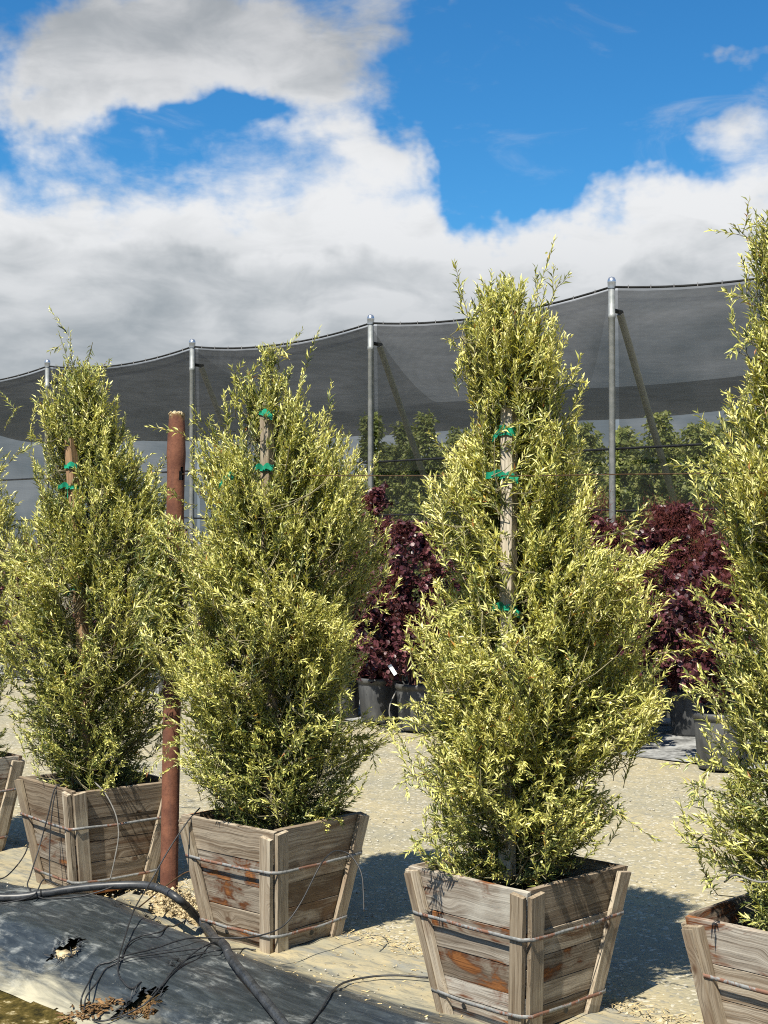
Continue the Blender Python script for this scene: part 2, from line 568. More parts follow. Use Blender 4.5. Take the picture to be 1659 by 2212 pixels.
def b_rust(nt):
    o = opos(nt)
    a = nt.noise(o, 9.0, 6, 0.65)
    b = nt.noise(o, 60.0, 4, 0.7)
    c = nt.mix(nt.ss(a, 0.3, 0.7), (0.105, 0.042, 0.028), (0.215, 0.092, 0.055))
    st_ = nt.noise(nt.vscale(o, (30.0, 30.0, 2.2)), 1.0, 4, 0.65)
    c = nt.mix(nt.m('MULTIPLY', nt.ss(st_, 0.5, 0.72), 0.5), c, (0.075, 0.045, 0.038))
    c = nt.mix(nt.m('MULTIPLY', nt.ss(b, 0.5, 0.72), 0.55), c, (0.060, 0.024, 0.018))
    z = nt.n('ShaderNodeSeparateXYZ', i_0=o).outputs[2]
    top = nt.ss(nt.m('ADD', z, nt.m('MULTIPLY', a, 0.12)), 2.405, 2.45)
    c = nt.mix(nt.m('MULTIPLY', top, 0.8), c, (0.30, 0.22, 0.09))
    return principled(nt, c, 0.85, 0.0, 0.25, nt.bump(nt.m('ADD', a, b), 0.4, 0.004))


def b_galv(nt):
    o = gpos(nt)
    a = nt.noise(o, 14.0, 4, 0.6)
    c = nt.mix(nt.ss(a, 0.35, 0.7), (0.25, 0.27, 0.265), (0.36, 0.375, 0.37))
    return principled(nt, c, 0.5, 0.3, 0.5)


def b_strap(nt):
    o = gpos(nt)
    a = nt.noise(o, 7.5, 5, 0.7)
    b = nt.noise(o, 70.0, 3, 0.7)
    c = nt.mix(nt.ss(b, 0.35, 0.7), (0.25, 0.255, 0.25), (0.15, 0.155, 0.15))
    r = nt.ss(nt.m('ADD', a, nt.m('MULTIPLY', nt.m('SUBTRACT', b, 0.5), 0.28)), 0.49, 0.56)
    c = nt.mix(nt.m('MULTIPLY', r, 0.85), c, (0.20, 0.085, 0.045))
    return principled(nt, c, 0.6, 0.15, 0.4)


def plain(colr, rough=0.6, spec=0.35, var=0.25, scale=8.0, metal=0.0):
    def f(nt):
        o = gpos(nt)
        n = nt.noise(o, scale, 4, 0.6)
        n2 = nt.noise(o, scale * 8, 3, 0.6)
        lo = tuple(x * (1 - var) for x in colr)
        hi = tuple(min(1, x * (1 + var)) for x in colr)
        c = nt.mix(nt.ss(nt.m('ADD', nt.m('MULTIPLY', n, 0.7), nt.m('MULTIPLY', n2, 0.3)), 0.35, 0.65), lo, hi)
        return principled(nt, c, rough, metal, spec)
    return f


def b_pot(nt):
    o = gpos(nt)
    n = nt.noise(nt.vscale(o, (1, 1, 0.35)), 9.0, 5, 0.65)
    c = nt.mix(nt.ss(n, 0.35, 0.7), (0.035, 0.037, 0.040), (0.085, 0.088, 0.088))
    return principled(nt, c, 0.5, 0, 0.4)


def b_soil(nt):
    o = gpos(nt)
    c = nt.ramp(nt.noise(o, 55.0, 5, 0.75), [(0.32, (0.020, 0.013, 0.008)), (0.5, (0.065, 0.042, 0.024)), (0.66, (0.17, 0.12, 0.07)), (0.78, (0.33, 0.27, 0.18))])
    return principled(nt, c, 0.95, 0, 0.1)


M_GRAVEL = material('gravel_ground', b_gravel)
M_PLASTIC = material('weathered_black_plastic', b_plastic)
M_BOARD = material('weathered_board', lambda nt: wood_nodes(nt, (0.41, 0.362, 0.290), (0.165, 0.122, 0.083), (0.150, 0.075, 0.038), 0.9))
M_STAINED = material('rust_stained_board', lambda nt: wood_nodes(nt, (0.46, 0.43, 0.375), (0.20, 0.165, 0.13), (0.21, 0.072, 0.026), 1.0, False))
M_BATTEN = material('weathered_batten', lambda nt: wood_nodes(nt, (0.44, 0.385, 0.30), (0.24, 0.19, 0.135), (0.17, 0.085, 0.045), 0.55))
M_STAKE = material('grey_stake_wood', lambda nt: wood_nodes(nt, (0.47, 0.42, 0.34), (0.27, 0.225, 0.17), (0.26, 0.17, 0.09), 0.35))
M_STAKE2 = material('orange_stake_wood', lambda nt: wood_nodes(nt, (0.34, 0.225, 0.135), (0.21, 0.13, 0.075), (0.20, 0.10, 0.05), 0.4))
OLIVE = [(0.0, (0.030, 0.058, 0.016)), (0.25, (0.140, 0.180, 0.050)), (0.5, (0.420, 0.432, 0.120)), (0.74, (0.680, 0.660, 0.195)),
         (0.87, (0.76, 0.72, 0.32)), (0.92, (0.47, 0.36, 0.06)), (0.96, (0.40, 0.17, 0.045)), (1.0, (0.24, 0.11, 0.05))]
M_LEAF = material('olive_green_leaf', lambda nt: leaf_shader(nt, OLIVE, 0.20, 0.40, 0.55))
M_PURPLE = material('purple_leaf', lambda nt: leaf_shader(nt, [(0.0, (0.024, 0.008, 0.012)), (0.5, (0.078, 0.022, 0.030)), (1.0, (0.21, 0.075, 0.082))], 0.14, 0.42, 0.5))
M_PLUME = material('red_plume', lambda nt: leaf_shader(nt, [(0.0, (0.10, 0.028, 0.026)), (1.0, (0.27, 0.090, 0.078))], 0.35, 0.8, 0.1))
M_BROAD = material('broad_green_leaf', lambda nt: leaf_shader(nt, [(0.0, (0.13, 0.18, 0.05)), (0.5, (0.38, 0.45, 0.14)), (0.85, (0.58, 0.61, 0.22)), (1.0, (0.75, 0.75, 0.32))], 0.3, 0.4, 0.5))
M_BARK = material('grey_brown_bark', plain((0.16, 0.125, 0.09), 0.9, 0.1, 0.4, 30))
M_TWIG = material('twig_bark', plain((0.22, 0.20, 0.12), 0.85, 0.15, 0.35, 25))
M_PTWIG = material('purple_twig_bark', plain((0.10, 0.05, 0.04), 0.85, 0.15, 0.35, 25))
M_NETWALL = material('shade_net_wall', b_net(0.47, (0.013, 0.015, 0.015)))
M_NETROOF = material('shade_net_roof', b_net(0.80, (0.010, 0.011, 0.011)))
M_NETBACK = material('shade_net_roof_back', b_net(0.80, (0.010, 0.011, 0.011)))
M_HEM = material('net_hem', plain((0.014, 0.015, 0.015), 0.7))
M_RUST = material('rusty_pipe', b_rust)
M_GALV = material('galvanised_pipe', b_galv)
M_BRACE = material('pale_galvanised_pipe', plain((0.52, 0.54, 0.53), 0.55, 0.4, 0.15, 8))
M_CAP = material('bright_cap', plain((0.62, 0.63, 0.63), 0.28, 0.5, 0.1, 10, 0.9))
M_STRAP = material('steel_strap', b_strap)
M_TUBE = material('black_tubing', plain((0.022, 0.023, 0.025), 0.5, 0.4, 0.4, 20))
M_TUBEG = material('dusty_tubing', plain((0.17, 0.165, 0.15), 0.7, 0.3, 0.3, 20))
M_PIPE = material('black_poly_pipe', plain((0.032, 0.035, 0.039), 0.42, 0.45, 0.5, 14))
M_WIRE = material('rusty_wire', plain((0.075, 0.045, 0.024), 0.8, 0.2, 0.5, 40))
M_TIE = material('green_tie_tape', plain((0.006, 0.24, 0.135), 0.38, 0.5, 0.25, 20))
M_POT = material('black_nursery_pot', b_pot)
M_SOIL = material('potting_soil', b_soil)
M_WHITE = material('white_plastic', plain((0.78, 0.80, 0.80), 0.5, 0.4, 0.08, 20))
M_STUMP = material('cut_wood', plain((0.44, 0.36, 0.22), 0.9, 0.1, 0.35, 18))
M_DIRT = material('brown_clods', plain((0.16, 0.095, 0.045), 0.95, 0.1, 0.55, 30))
M_STRAW = material('straw', plain((0.47, 0.37, 0.19), 0.9, 0.15, 0.5, 40))
M_PEB = material('pebbles', plain((0.40, 0.38, 0.32), 0.9, 0.15, 0.55, 60))
M_KERB = material('grey_timber', plain((0.30, 0.30, 0.27), 0.9, 0.15, 0.3, 6))
M_CLOTH = material('dusty_ground_cloth', plain((0.22, 0.225, 0.22), 0.85, 0.2, 0.55, 3.5))
M_CLIP = material('grey_clip', plain((0.10, 0.10, 0.10), 0.6))
M_TEAR = material('torn_plastic', plain((0.018, 0.020, 0.022), 0.5, 0.4, 0.4, 20))

# ------------------------------------------------------------------ ground
rng = np.random.default_rng(7)


def axis(lo, hi, step, far_lo, far_hi):
    mid = np.arange(lo, hi + 1e-6, step)
    a, s = [], step
    x = lo
    while x > far_lo:
        s *= 1.35
        x -= s
        a.append(max(x, far_lo))
    b, s, x = [], step, mid[-1]
    while x < far_hi:
        s *= 1.35
        x += s
        b.append(min(x, far_hi))
    return np.array(a[::-1] + list(mid) + b)


def grid_faces(nx, ny):
    i = np.arange(ny - 1)[:, None] * nx + np.arange(nx - 1)[None, :]
    return np.stack([i, i + 1, i + nx + 1, i + nx], -1).reshape(-1, 4)


gxs = axis(-3.4, 3.4, 0.04, -900, 900)
gys = axis(3.6, 9.0, 0.04, -60, 1500)
X, Y = np.meshgrid(gxs, gys)
Z = ground_h(X, Y)
rough = np.array([wob((x, y, 0), 1.1, 3.0) * 0.012 + wob((x, y, 0), 7.0, 1.0) * 0.004 for x, y in zip(X.ravel(), Y.ravel())]).reshape(X.shape)
uu, vv = to_uv(X, Y)
Z = Z + rough * (1 - inside_sheet(X, Y)) * (np.abs(X) < 20) * (Y < 40)
ground = link('ground', mesh_arrays('ground', np.stack([X, Y, Z], -1).reshape(-1, 3), grid_faces(len(gxs), len(gys)), True), M_GRAVEL)
tag(ground, kind='structure')

# gravel lying loose on the lot
ico = bmesh.new()
bmesh.ops.create_icosphere(ico, subdivisions=1, radius=1.0)
IV = np.array([v.co[:] for v in ico.verts])
IF = np.array([[v.index for v in f.verts] for f in ico.faces])
octV = np.array([(1, 0, 0), (0, 1, 0), (-1, 0, 0), (0, -1, 0), (0, 0, 1), (0, 0, -1)], float)
octF = np.array([(0, 1, 4), (1, 2, 4), (2, 3, 4), (3, 0, 4), (1, 0, 5), (2, 1, 5), (3, 2, 5), (0, 3, 5)])


def stones(name, pts, sizes, mat, flat=0.6, parent=None):
    n = len(pts)
    k = len(octV)
    V = np.repeat(octV[None], n, 0) * (1 + rng.uniform(-0.35, 0.35, (n, k, 3)))
    a = rng.uniform(0, 6.28, n)
    c, s = np.cos(a), np.sin(a)
    x = V[:, :, 0] * c[:, None] - V[:, :, 1] * s[:, None]
    y = V[:, :, 0] * s[:, None] + V[:, :, 1] * c[:, None]
    V = np.stack([x, y * 0.8, V[:, :, 2] * flat], -1) * np.asarray(sizes)[:, None, None] + np.asarray(pts)[:, None, :]
    F = (octF[None] + (np.arange(n) * k)[:, None, None]).reshape(-1, 3)
    return link(name, mesh_arrays(name, V.reshape(-1, 3), F), mat, parent)


n = 9000
vr = -0.35 - 5.2 * rng.random(n) ** 1.3
ur = rng.uniform(-6.5, 3.0, n)
gx_, gy_ = from_uv(ur, vr)
pts = np.stack([gx_, gy_, ground_h(gx_, gy_) + 0.002], -1)
gv = stones('loose_gravel', pts, 0.0025 + 0.008 * rng.random(n) ** 3.5, M_PEB)
tag(gv, 'small loose stones scattered over the compacted gravel lot', 'gravel', kind='stuff')

# ------------------------------------------------------------------ plastic sheet over the berm
us = np.arange(-4.6, 3.2, 0.0125)
vs2 = np.arange(-0.30, 1.302, 0.0125)
U, Vv = np.meshgrid(us, vs2)
PX, PY = from_uv(U, Vv)
PZ = berm(PX, PY) + 0.006
wr = np.array([0.010 * wob((a * 0.6, b * 6, 0), 1.0, 5.0) + 0.006 * wob((a * 1.5, b * 14, 0), 1.0, 2.0) + 0.004 * wob((a * 9, b * 9, 0), 1.0, 8.0)
               for a, b in zip(U.ravel(), Vv.ravel())]).reshape(U.shape)
PZ = PZ + (wr + 0.004) * sstep(Vv, -0.30, -0.1) * (1 - sstep(Vv, 1.2, 1.3) * 0.6)
H1 = gx(146, 2046, 0.150)
H2 = gx(305, 2160, 0.095)
h1u = to_uv(H1.x, H1.y)
h2u = to_uv(H2.x, H2.y)


def hole_d(u, v, c, r):
    a = math.atan2(v - c[1], u - c[0])
    rr = r * (1 + 0.3 * math.sin(3 * a + 1) + 0.22 * math.sin(7 * a) + 0.15 * math.sin(13 * a + 2))
    return math.hypot(u - c[0], (v - c[1]) * 0.8) / rr


F = grid_faces(len(us), len(vs2))
cu = U.ravel()[F].mean(1)
cv = Vv.ravel()[F].mean(1)
keep = np.ones(len(F), bool)
for c, r in ((h1u, 0.048), (h2u, 0.066)):
    near = np.hypot(cu - c[0], cv - c[1]) < 0.25
    for i in np.nonzero(near)[0]:
        if hole_d(cu[i], cv[i], c, r) < 1:
            keep[i] = False
# ragged torn back edge in front of the post: the sheet is ripped away round the post
for i in np.nonzero((cv < 0.30) & (cu > -2.3) & (cu < -0.98))[0]:
    edge = 0.21 + 0.05 * math.sin(cu[i] * 9) + 0.03 * math.sin(cu[i] * 31 + 1) - 0.35 * max(0, cu[i] + 1.15) - 0.35 * max(0, -2.0 - cu[i])
    if cv[i] < edge:
        keep[i] = False
for i in np.nonzero(cv < -0.1)[0]:
    if cv[i] < -0.24 + 0.07 * wob((cu[i] * 2.2, 0, 0), 1, 4):
        keep[i] = False
for i in np.nonzero(cv > 1.15)[0]:
    if cv[i] > 1.25 + 0.06 * wob((cu[i] * 3.0, 0, 0), 1, 9):
        keep[i] = False
sheet = empty('plastic_sheet', (0, 0, 0))
tag(sheet, 'weathered black plastic sheet stretched over the low bank, torn and dusted with tan silt', 'plastic sheet')
link('film', mesh_arrays('film', np.stack([PX, PY, PZ], -1).reshape(-1, 3), F[keep], True), M_PLASTIC, sheet)


def sheet_z(x, y):
    u, v = to_uv(x, y)
    i = (u - us[0]) / 0.0125
    j = (v - vs2[0]) / 0.0125
    if 0 <= i < len(us) - 1 and 0 <= j < len(vs2) - 1:
        i0, j0 = int(i), int(j)
        return float(PZ[j0:j0 + 2, i0:i0 + 2].max())
    return float(berm(x, y)) + 0.006


# ragged strips round the two holes
def tatters(name, c, r, nn, seed):
    rg = random.Random(seed)
    V, F = [], []
    for k in range(nn):
        a = rg.uniform(0, 6.283)
        rr = r * rg.uniform(0.8, 1.15)
        u0, v0 = c[0] + rr * math.cos(a), c[1] + rr * math.sin(a)
        L = rg.uniform(0.010, 0.040)
        w = rg.uniform(0.001, 0.0035)
        a2 = a + rg.uniform(-1.2, 1.2) + (math.pi if rg.random() < 0.35 else 0)
        du, dv = math.cos(a2), math.sin(a2)
        lift = rg.uniform(-0.01, 0.02)
        p = []
        for t, ww in ((0, 1), (0.5, 0.8), (1, 0.15)):
            for s in (-1, 1):
                x, y = from_uv(u0 + du * L * t - dv * w * ww * s, v0 + dv * L * t + du * w * ww * s)
                p.append((x, y, sheet_z(x, y) + 0.006 + lift * t))
        b = len(V)
        V += p
        F += [(b, b + 1, b + 3, b + 2), (b + 2, b + 3, b + 5, b + 4)]
    return link(name, mesh_arrays(name, V, np.array(F)), M_TEAR, sheet)


tag(tatters('torn_fringe', h1u, 0.06, 70, 1), 'frayed black strips round the small hole with the pale stump', kind='stuff')
tag(tatters('torn_fringe', h2u, 0.066, 70, 2), 'frayed black strips round the larger hole showing soil', kind='stuff')
ts = gx(640, 1955, 0.15)
for k, (tx, ty) in enumerate(((250, 1968), (320, 1962), (345, 1966), (385, 2170 - 100), (370, 2080))):
    q = gx(tx, ty, 0.15)
    tag(tatters('torn_fringe', to_uv(q.x, q.y), 0.012 if k != 3 else 0.008, 14, 10 + k), kind='stuff')


# things in and beside the holes
def clod(name, loc, r, seed, mat, flat=0.7):
    V = []
    for v in IV:
        k = 1 + 0.45 * wob(v, 1.6, seed)
        V.append((v[0] * r * k, v[1] * r * k * 0.9, v[2] * r * k * flat))
    o = link(name, mesh_arrays(name, np.array(V), IF), mat)
    o.location = loc
    return o


st = empty('cut_stump', (H1.x, H1.y, float(berm(H1.x, H1.y)) - 0.05))
tag(st, 'pale cut plant stump poking through the small torn hole in the plastic', 'stump')
for k, (dx, dy, r, hh) in enumerate(((-0.012, -0.02, 0.031, 0.052), (0.030, 0.040, 0.020, 0.048), (-0.045, 0.022, 0.014, 0.044))):
    V, F = lathe([(r * 0.9, 0), (r, hh * 0.7), (r * 0.86, hh), (0.001, hh * 1.05)], 9)
    V = [(x * (1 + 0.25 * wob((x * 40, y * 40, z * 30), 1, k)) + dx, y * (1 + 0.2 * wob((x * 40, y * 40, 3), 1, k)) + dy, z + 0.006 * wob((x * 60, y * 60, 0), 1, k)) for x, y, z in V]
    link('stem_stub', mesh_arrays('stem_stub', V, np.array(F)), M_STUMP, st)

n = 260
rr = 0.066 * np.sqrt(rng.random(n))
aa = rng.uniform(0, 6.283, n)
cx_, cy_ = H2.x + rr * np.cos(aa), H2.y + rr * np.sin(aa)
so = stones('soil_clods', np.stack([cx_, cy_, ground_h(cx_, cy_) + 0.002 + 0.012 * rng.random(n)], -1), 0.003 + 0.007 * rng.random(n) ** 2, M_DIRT, 0.6)
tag(so, 'crumbled brown soil lying in the larger torn hole', 'soil', kind='stuff')

# pale crumbled silt heap beside the rusty post
n = 1400
cx_ = POST[0] + 0.10 + rng.normal(0, 0.10, n)
cy_ = POST[1] - 0.13 + rng.normal(0, 0.10, n)
hp = stones('silt_clods', np.stack([cx_, cy_, ground_h(cx_, cy_) + 0.03 * rng.random(n)], -1), 0.002 + 0.013 * rng.random(n) ** 4, M_STUMP, 0.7)
tag(hp, 'pale crumbly silt heaped at the foot of the rusty post', 'soil', kind='stuff')


def strands(name, pts, L, w, mat, label=None, cat=None):
    n = len(pts)
    a = rng.uniform(0, 6.283, n)
    L = L * rng.uniform(0.4, 1.3, n)
    t = rng.uniform(-0.15, 0.25, n)
    d = np.stack([np.cos(a), np.sin(a), t], -1) * L[:, None]
    s = np.stack([-np.sin(a), np.cos(a), rng.uniform(-.5, .5, n)], -1) * (w * rng.uniform(0.5, 1.4, n))[:, None]
    p = np.asarray(pts)
    mid = p + d * 0.5 + np.array([0, 0, 0.2]) * (L * rng.uniform(0, .15, n))[:, None]
    V = np.stack([p - s, p + s, mid + s, mid - s, p + d + s * .5, p + d - s * .5], 1).reshape(-1, 3)
    b = (np.arange(n) * 6)[:, None]
    F = np.concatenate([b + np.array([[0, 1, 2, 3]]), b + np.array([[3, 2, 4, 5]])])
    o = link(name, mesh_arrays(name, V, F), mat)
    return tag(o, label, cat, kind='stuff')


q = gx(200, 2192, 0.03)
n = 200
sx = q.x + rng.normal(0, 0.045, n)
sy = q.y + rng.normal(0, 0.024, n)
strands('leaf_litter', np.stack([sx, sy, np.array([sheet_z(a, b) for a, b in zip(sx, sy)]) + 0.012 * rng.random(n)], -1), 0.026, 0.0045, M_DIRT,
        'clump of dead brown litter at the foot of the plastic bank', 'litter')
n = 2600
uu_ = rng.uniform(-4.4, 2.6, n)
vv_ = -0.26 + rng.normal(0, 0.055, n) + 0.03 * np.sin(uu_ * 5)
sx, sy = from_uv(uu_, vv_)
strands('straw_litter', np.stack([sx, sy, berm(sx, sy) + 0.008 + 0.012 * rng.random(n)], -1), 0.035, 0.0018, M_STRAW,
        'dry straw and leaf litter caught along the back edge of the plastic', 'litter')
n = 900
uu_ = rng.uniform(-2.5, 2.2, n)
vv_ = rng.uniform(-0.2, 0.45, n)
sx, sy = from_uv(uu_, vv_)
strands('dead_leaf_litter', np.stack([sx, sy, berm(sx, sy) + 0.010], -1), 0.022, 0.0022, M_STRAW,
        'scattered dead leaves on the tan dusty plastic between the planter boxes', 'litter')
n = 500
uu_ = rng.uniform(-2.5, 2.2, n)
vv_ = 0.1 + rng.normal(0, 0.22, n)
sx, sy = from_uv(uu_, vv_)
pb = stones('pale_pebbles', np.stack([sx, sy, berm(sx, sy) + 0.010], -1), 0.002 + 0.007 * rng.random(n) ** 3, M_PEB)
tag(pb, 'pale pebbles lying on the dusty plastic in front of the boxes', 'pebbles', kind='stuff')
n = 1500
uu_ = rng.uniform(-3.2, -1.2, n)
vv_ = rng.uniform(1.27, 2.0, n)
sx, sy = from_uv(uu_, vv_)
strands('bed_litter', np.stack([sx, sy, ground_h(sx, sy) + 0.004], -1), 0.02, 0.0030, M_STRAW,
        'dead leaves strewn on the mossy brown soil in the lower left corner', 'litter')

# dusty ground cloth under the pots and the shade structure
cus = np.arange(-16, 8, 0.25)
vs3 = np.arange(-8.2, -5.45, 0.125)
U, Vv = np.meshgrid(cus, vs3)
QX, QY = from_uv(U, Vv)
QZ = np.array([0.016 + 0.012 * wob((a, b * 3, 0), 1.0, 4.0) for a, b in zip(U.ravel(), Vv.ravel())]).reshape(U.shape)
gc = link('ground_cloth', mesh_arrays('ground_cloth', np.stack([QX, QY, QZ], -1).reshape(-1, 3), grid_faces(len(cus), len(vs3)), True), M_CLOTH)
tag(gc, kind='structure')


# ------------------------------------------------------------------ planter boxes
BH, A0, A1, BT = 0.55, 0.180, 0.272, 0.021
SL = math.hypot(BH, A1 - A0)


def prism(name, corners_bot, corners_top, z0, z1, bev=0.0025, rg=None, nseg=6):
    """plank in local XY (X length, Y up the slope) between z0 and z1; corners = (x_left, x_right, y)"""
    bm = bmesh.new()
    xl0, xr0, y0 = corners_bot
    xl1, xr1, y1 = corners_top
    rows = []
    for z in (z0, z1):
        for (xl, xr, y, sgn) in ((xl0, xr0, y0, -1), (xl1, xr1, y1, 1)):
            row = []
            for k in range(nseg + 1):
                t = k / nseg
                jit = rg.uniform(-0.0012, 0.0012) if rg else 0
                row.append(bm.verts.new((xl + (xr - xl) * t, y + jit, z + (rg.uniform(-0.0006, 0.0006) if rg else 0))))
            rows.append(row)
    b0, t0, b1, t1 = rows
    for k in range(nseg):
        bm.faces.new((b0[k], t0[k], t0[k + 1], b0[k + 1]))
        bm.faces.new((b1[k], b1[k + 1], t1[k + 1], t1[k]))
        bm.faces.new((b0[k], b0[k + 1], b1[k + 1], b1[k]))
        bm.faces.new((t0[k], t1[k], t1[k + 1], t0[k + 1]))
    bm.faces.new((b0[0], b1[0], t1[0], t0[0]))
    bm.faces.new((b0[-1], t0[-1], t1[-1], b1[-1]))
    bmesh.ops.recalc_face_normals(bm, faces=bm.faces)
    me = bpy.data.meshes.new(name)
    bm.to_mesh(me)
    bm.free()
    return me


def planter(loc, rot, label, seed, splits):
    rg = random.Random(seed)
    root = empty('planter_box', loc, rot)
    tag(root, label, 'planter box', 'slatted wooden planter boxes in a row')
    slope = (A1 - A0) / SL
    dead = (rg.uniform(-0.01, 0.01))
    for k in range(4):
        ang = k * math.pi / 2
        nrm = Vector((math.cos(ang), math.sin(ang), 0))
        e = Vector((-math.sin(ang), math.cos(ang), 0))
        s = (nrm * (A1 - A0) + Vector((0, 0, BH))).normalized()
        o = e.cross(s)
        M = Matrix((e, s, o)).transposed().to_4x4()
        M.translation = nrm * A0
        ext = BT if k % 2 == 0 else -0.0015

        def hl(y):
            return A0 + slope * y + ext
        y = 0.004 + (0.012 if k % 2 else 0)
        fr = splits[k % len(splits)]
        tot = sum(fr)
        for f in fr:
            y1 = y + (SL - 0.004) * f / tot
            if f == fr[-1]:
                y1 = SL + rg.uniform(-0.006, 0.004)
            yc = (y + y1) / 2
            off = rg.uniform(-0.0025, 0.0025)
            gap = rg.uniform(0.0010, 0.0026)
            d0 = rg.uniform(-0.003, 0.002)
            me = prism('board', (-hl(y) - d0, hl(y) + d0, y - yc + gap), (-hl(y1) - d0, hl(y1) + d0, y1 - yc - gap), off, BT + off, rg=rg)
            link('board', me, M_STAINED if (k == 2 and seed in (14,)) or rg.random() < 0.12 else M_BOARD, root, M @ Matrix.Translation((0, yc, 0)))
            y = y1
        # two upright battens over the ends of the boards
        for sd in (-1, 1):
            w = rg.uniform(0.056, 0.070)
            th = rg.uniform(0.017, 0.022)
            top = SL - rg.choice((0.004, 0.012, 0.026))
            out = 0.0 if k % 2 == 0 else BT * 0.9
            p0 = Vector((sd * (hl(0) + out - w / 2), 0.0, BT + 0.0035))
            p1 = Vector((sd * (hl(top) + out - w / 2), top, BT + 0.0035))
            d = (p1 - p0)
            L = d.length
            xa = d.normalized()
            za = Vector((0, 0, 1))
            ya = za.cross(xa)
            BM = Matrix((xa, ya, za)).transposed().to_4x4()
            BM.translation = (p0 + p1) / 2
            me = prism('batten', (-L / 2, L / 2, -w / 2), (-L / 2, L / 2, w / 2), 0, th, rg=rg, nseg=9)
            link('batten', me, M_BATTEN, root, M @ BM)
            # split line down the batten: a second thin lath
            w2 = w * rg.uniform(0.45, 0.6)
            if rg.random() < 0.45:
                BM2 = BM @ Matrix.Translation((0, sd * (w - w2) / 2 * (-1), th + 0.0015))
                me = prism('lath', (-L / 2 * 0.97, L / 2 * 0.98, -w2 / 2), (-L / 2 * 0.97, L / 2 * 0.98, w2 / 2), 0, 0.0045, rg=rg, nseg=9)
                link('lath', me, M_BATTEN, root, M @ BM2)
    # steel straps
    for zf in (0.175 + rg.uniform(-0.02, 0.01), 0.675 + rg.uniform(-0.02, 0.02)):
        z = BH * zf
        a = A0 + (A1 - A0) * zf
        ring = []
        for k in range(4):
            ang = k * math.pi / 2
            nrm = np.array((math.cos(ang), math.sin(ang), 0))
            e = np.array((-math.sin(ang), math.cos(ang), 0))
            ext = BT if k % 2 == 0 else BT * 0.9
            outd = a + BT + 0.029
            half = a + ext
            for t in np.linspace(-1, 1, 13)[:]:
                bow = -0.006 * (1 - t * t)
                ring.append(nrm * (outd + bow * 0.6) + e * half * t + np.array((0, 0, z + bow + 0.004 * wob((k * 3 + t, seed, zf), 2.0, seed))))
        ring = np.array(ring)
        m = len(ring)
        hgt, th = 0.0070, 0.0008
        cen = ring.copy()
        nout = cen.copy()
        nout[:, 2] = 0
        nout /= np.linalg.norm(nout, axis=1)[:, None]
        V = np.concatenate([ring + np.array((0, 0, -hgt)), ring + np.array((0, 0, hgt)),
                            ring + nout * th + np.array((0, 0, -hgt)), ring + nout * th + np.array((0, 0, hgt))])
        i = np.arange(m)
        j = (i + 1) % m
        F = np.concatenate([np.stack([2 * m + i, 2 * m + j, 3 * m + j, 3 * m + i], -1), np.stack([j, i, m + i, m + j], -1),
                            np.stack([m + i, 3 * m + i, 3 * m + j, m + j], -1), np.stack([i, j, 2 * m + j, 2 * m + i], -1)])
        link('strap', mesh_arrays('strap', V, F), M_STRAP, root)
    # soil with bark chips
    zs = 0.465
    hs = A0 + (A1 - A0) * zs / BH - 0.004
    g = np.linspace(-hs, hs, 22)
    SX, SY = np.meshgrid(g, g)
    SZ = np.array([zs + 0.016 * wob((x, y, 0), 9, seed) + 0.01 * wob((x, y, 0), 30, seed) for x, y in zip(SX.ravel(), SY.ravel())]).reshape(SX.shape)
    link('soil', mesh_arrays('soil', np.stack([SX, SY, SZ], -1).reshape(-1, 3), grid_faces(22, 22), True), M_SOIL, root)
    n = 700
    cp = np.stack([rng.uniform(-hs, hs, n) * .97, rng.uniform(-hs, hs, n) * .97, zs + 0.004 + 0.012 * rng.random(n)], -1)
    tag(stones('bark_chips', cp, 0.003 + 0.010 * rng.random(n) ** 2, M_SOIL, 0.5, root), kind='stuff')
    # a few drain holes in the lowest boards
    for k in (2, 3):
        ang = k * math.pi / 2
        nrm = Vector((math.cos(ang), math.sin(ang), 0))
        e = Vector((-math.sin(ang), math.cos(ang), 0))
        s = (nrm * (A1 - A0) + Vector((0, 0, BH))).normalized()
        o = e.cross(s)
        M = Matrix((e, s, o)).transposed().to_4x4()
        M.translation = nrm * A0 + e * (-0.08 if k == 2 else 0.02) + s * 0.055 + o * (BT + 0.0032)
        V, F = lathe([(0.0001, -0.0), (0.0085, 0.0), (0.0115, 0.0005)], 14)
        link('drain_hole', mesh_arrays('drain_hole', V, np.array(F)), M_TEAR, root, M)
    return root


# face 2 (-X local) is the one turned to the camera's left, face 3 (-Y local) to its right
BOXES = [
    dict(c=(-2.47, 8.12), th=46, s=11), dict(c=(-1.477, 7.315), th=50, s=12), dict(c=(-0.49, 6.377), th=41, s=13),
    dict(c=(0.503, 5.36), th=46, s=14), dict(c=(1.392, 4.66), th=44, s=15)]
BLAB = ['dark weathered planter box cut off at the left edge of the picture',
        'weathered planter box behind the rusty post, second from the left',
        'planter box of grey boards just right of the rusty post, mossy at its foot',
        'large pale planter box with rust-red stains and a round drain hole, right of centre',
        'nearest planter box, cut off by the lower right corner']
SPL = [[(1.0, 1.0, 1.25, 1.3, 1.5)], [(0.8, 1.1, 1.5, 1.5, 1.9), (0.8, 1.2, 1.3, 1.4, 1.9)], [(1.0, 1.0, 1.4, 1.4, 1.7), (0.9, 1.2, 1.3, 1.5, 1.5)],
       [(1.0, 0.9, 1.4, 1.7, 2.0), (1.1, 1.1, 1.3, 1.2, 2.1)], [(1.2, 1.2, 1.3, 1.5, 1.9)]]
boxes = []
for b, lab, sp in zip(BOXES, BLAB, SPL):
    # local +X of face 0; outward normal of face 2 = -X local must point to the camera's lower left
    boxes.append(planter((b['c'][0], b['c'][1], 0.0), R(90 - b['th']), lab, b['s'], sp))


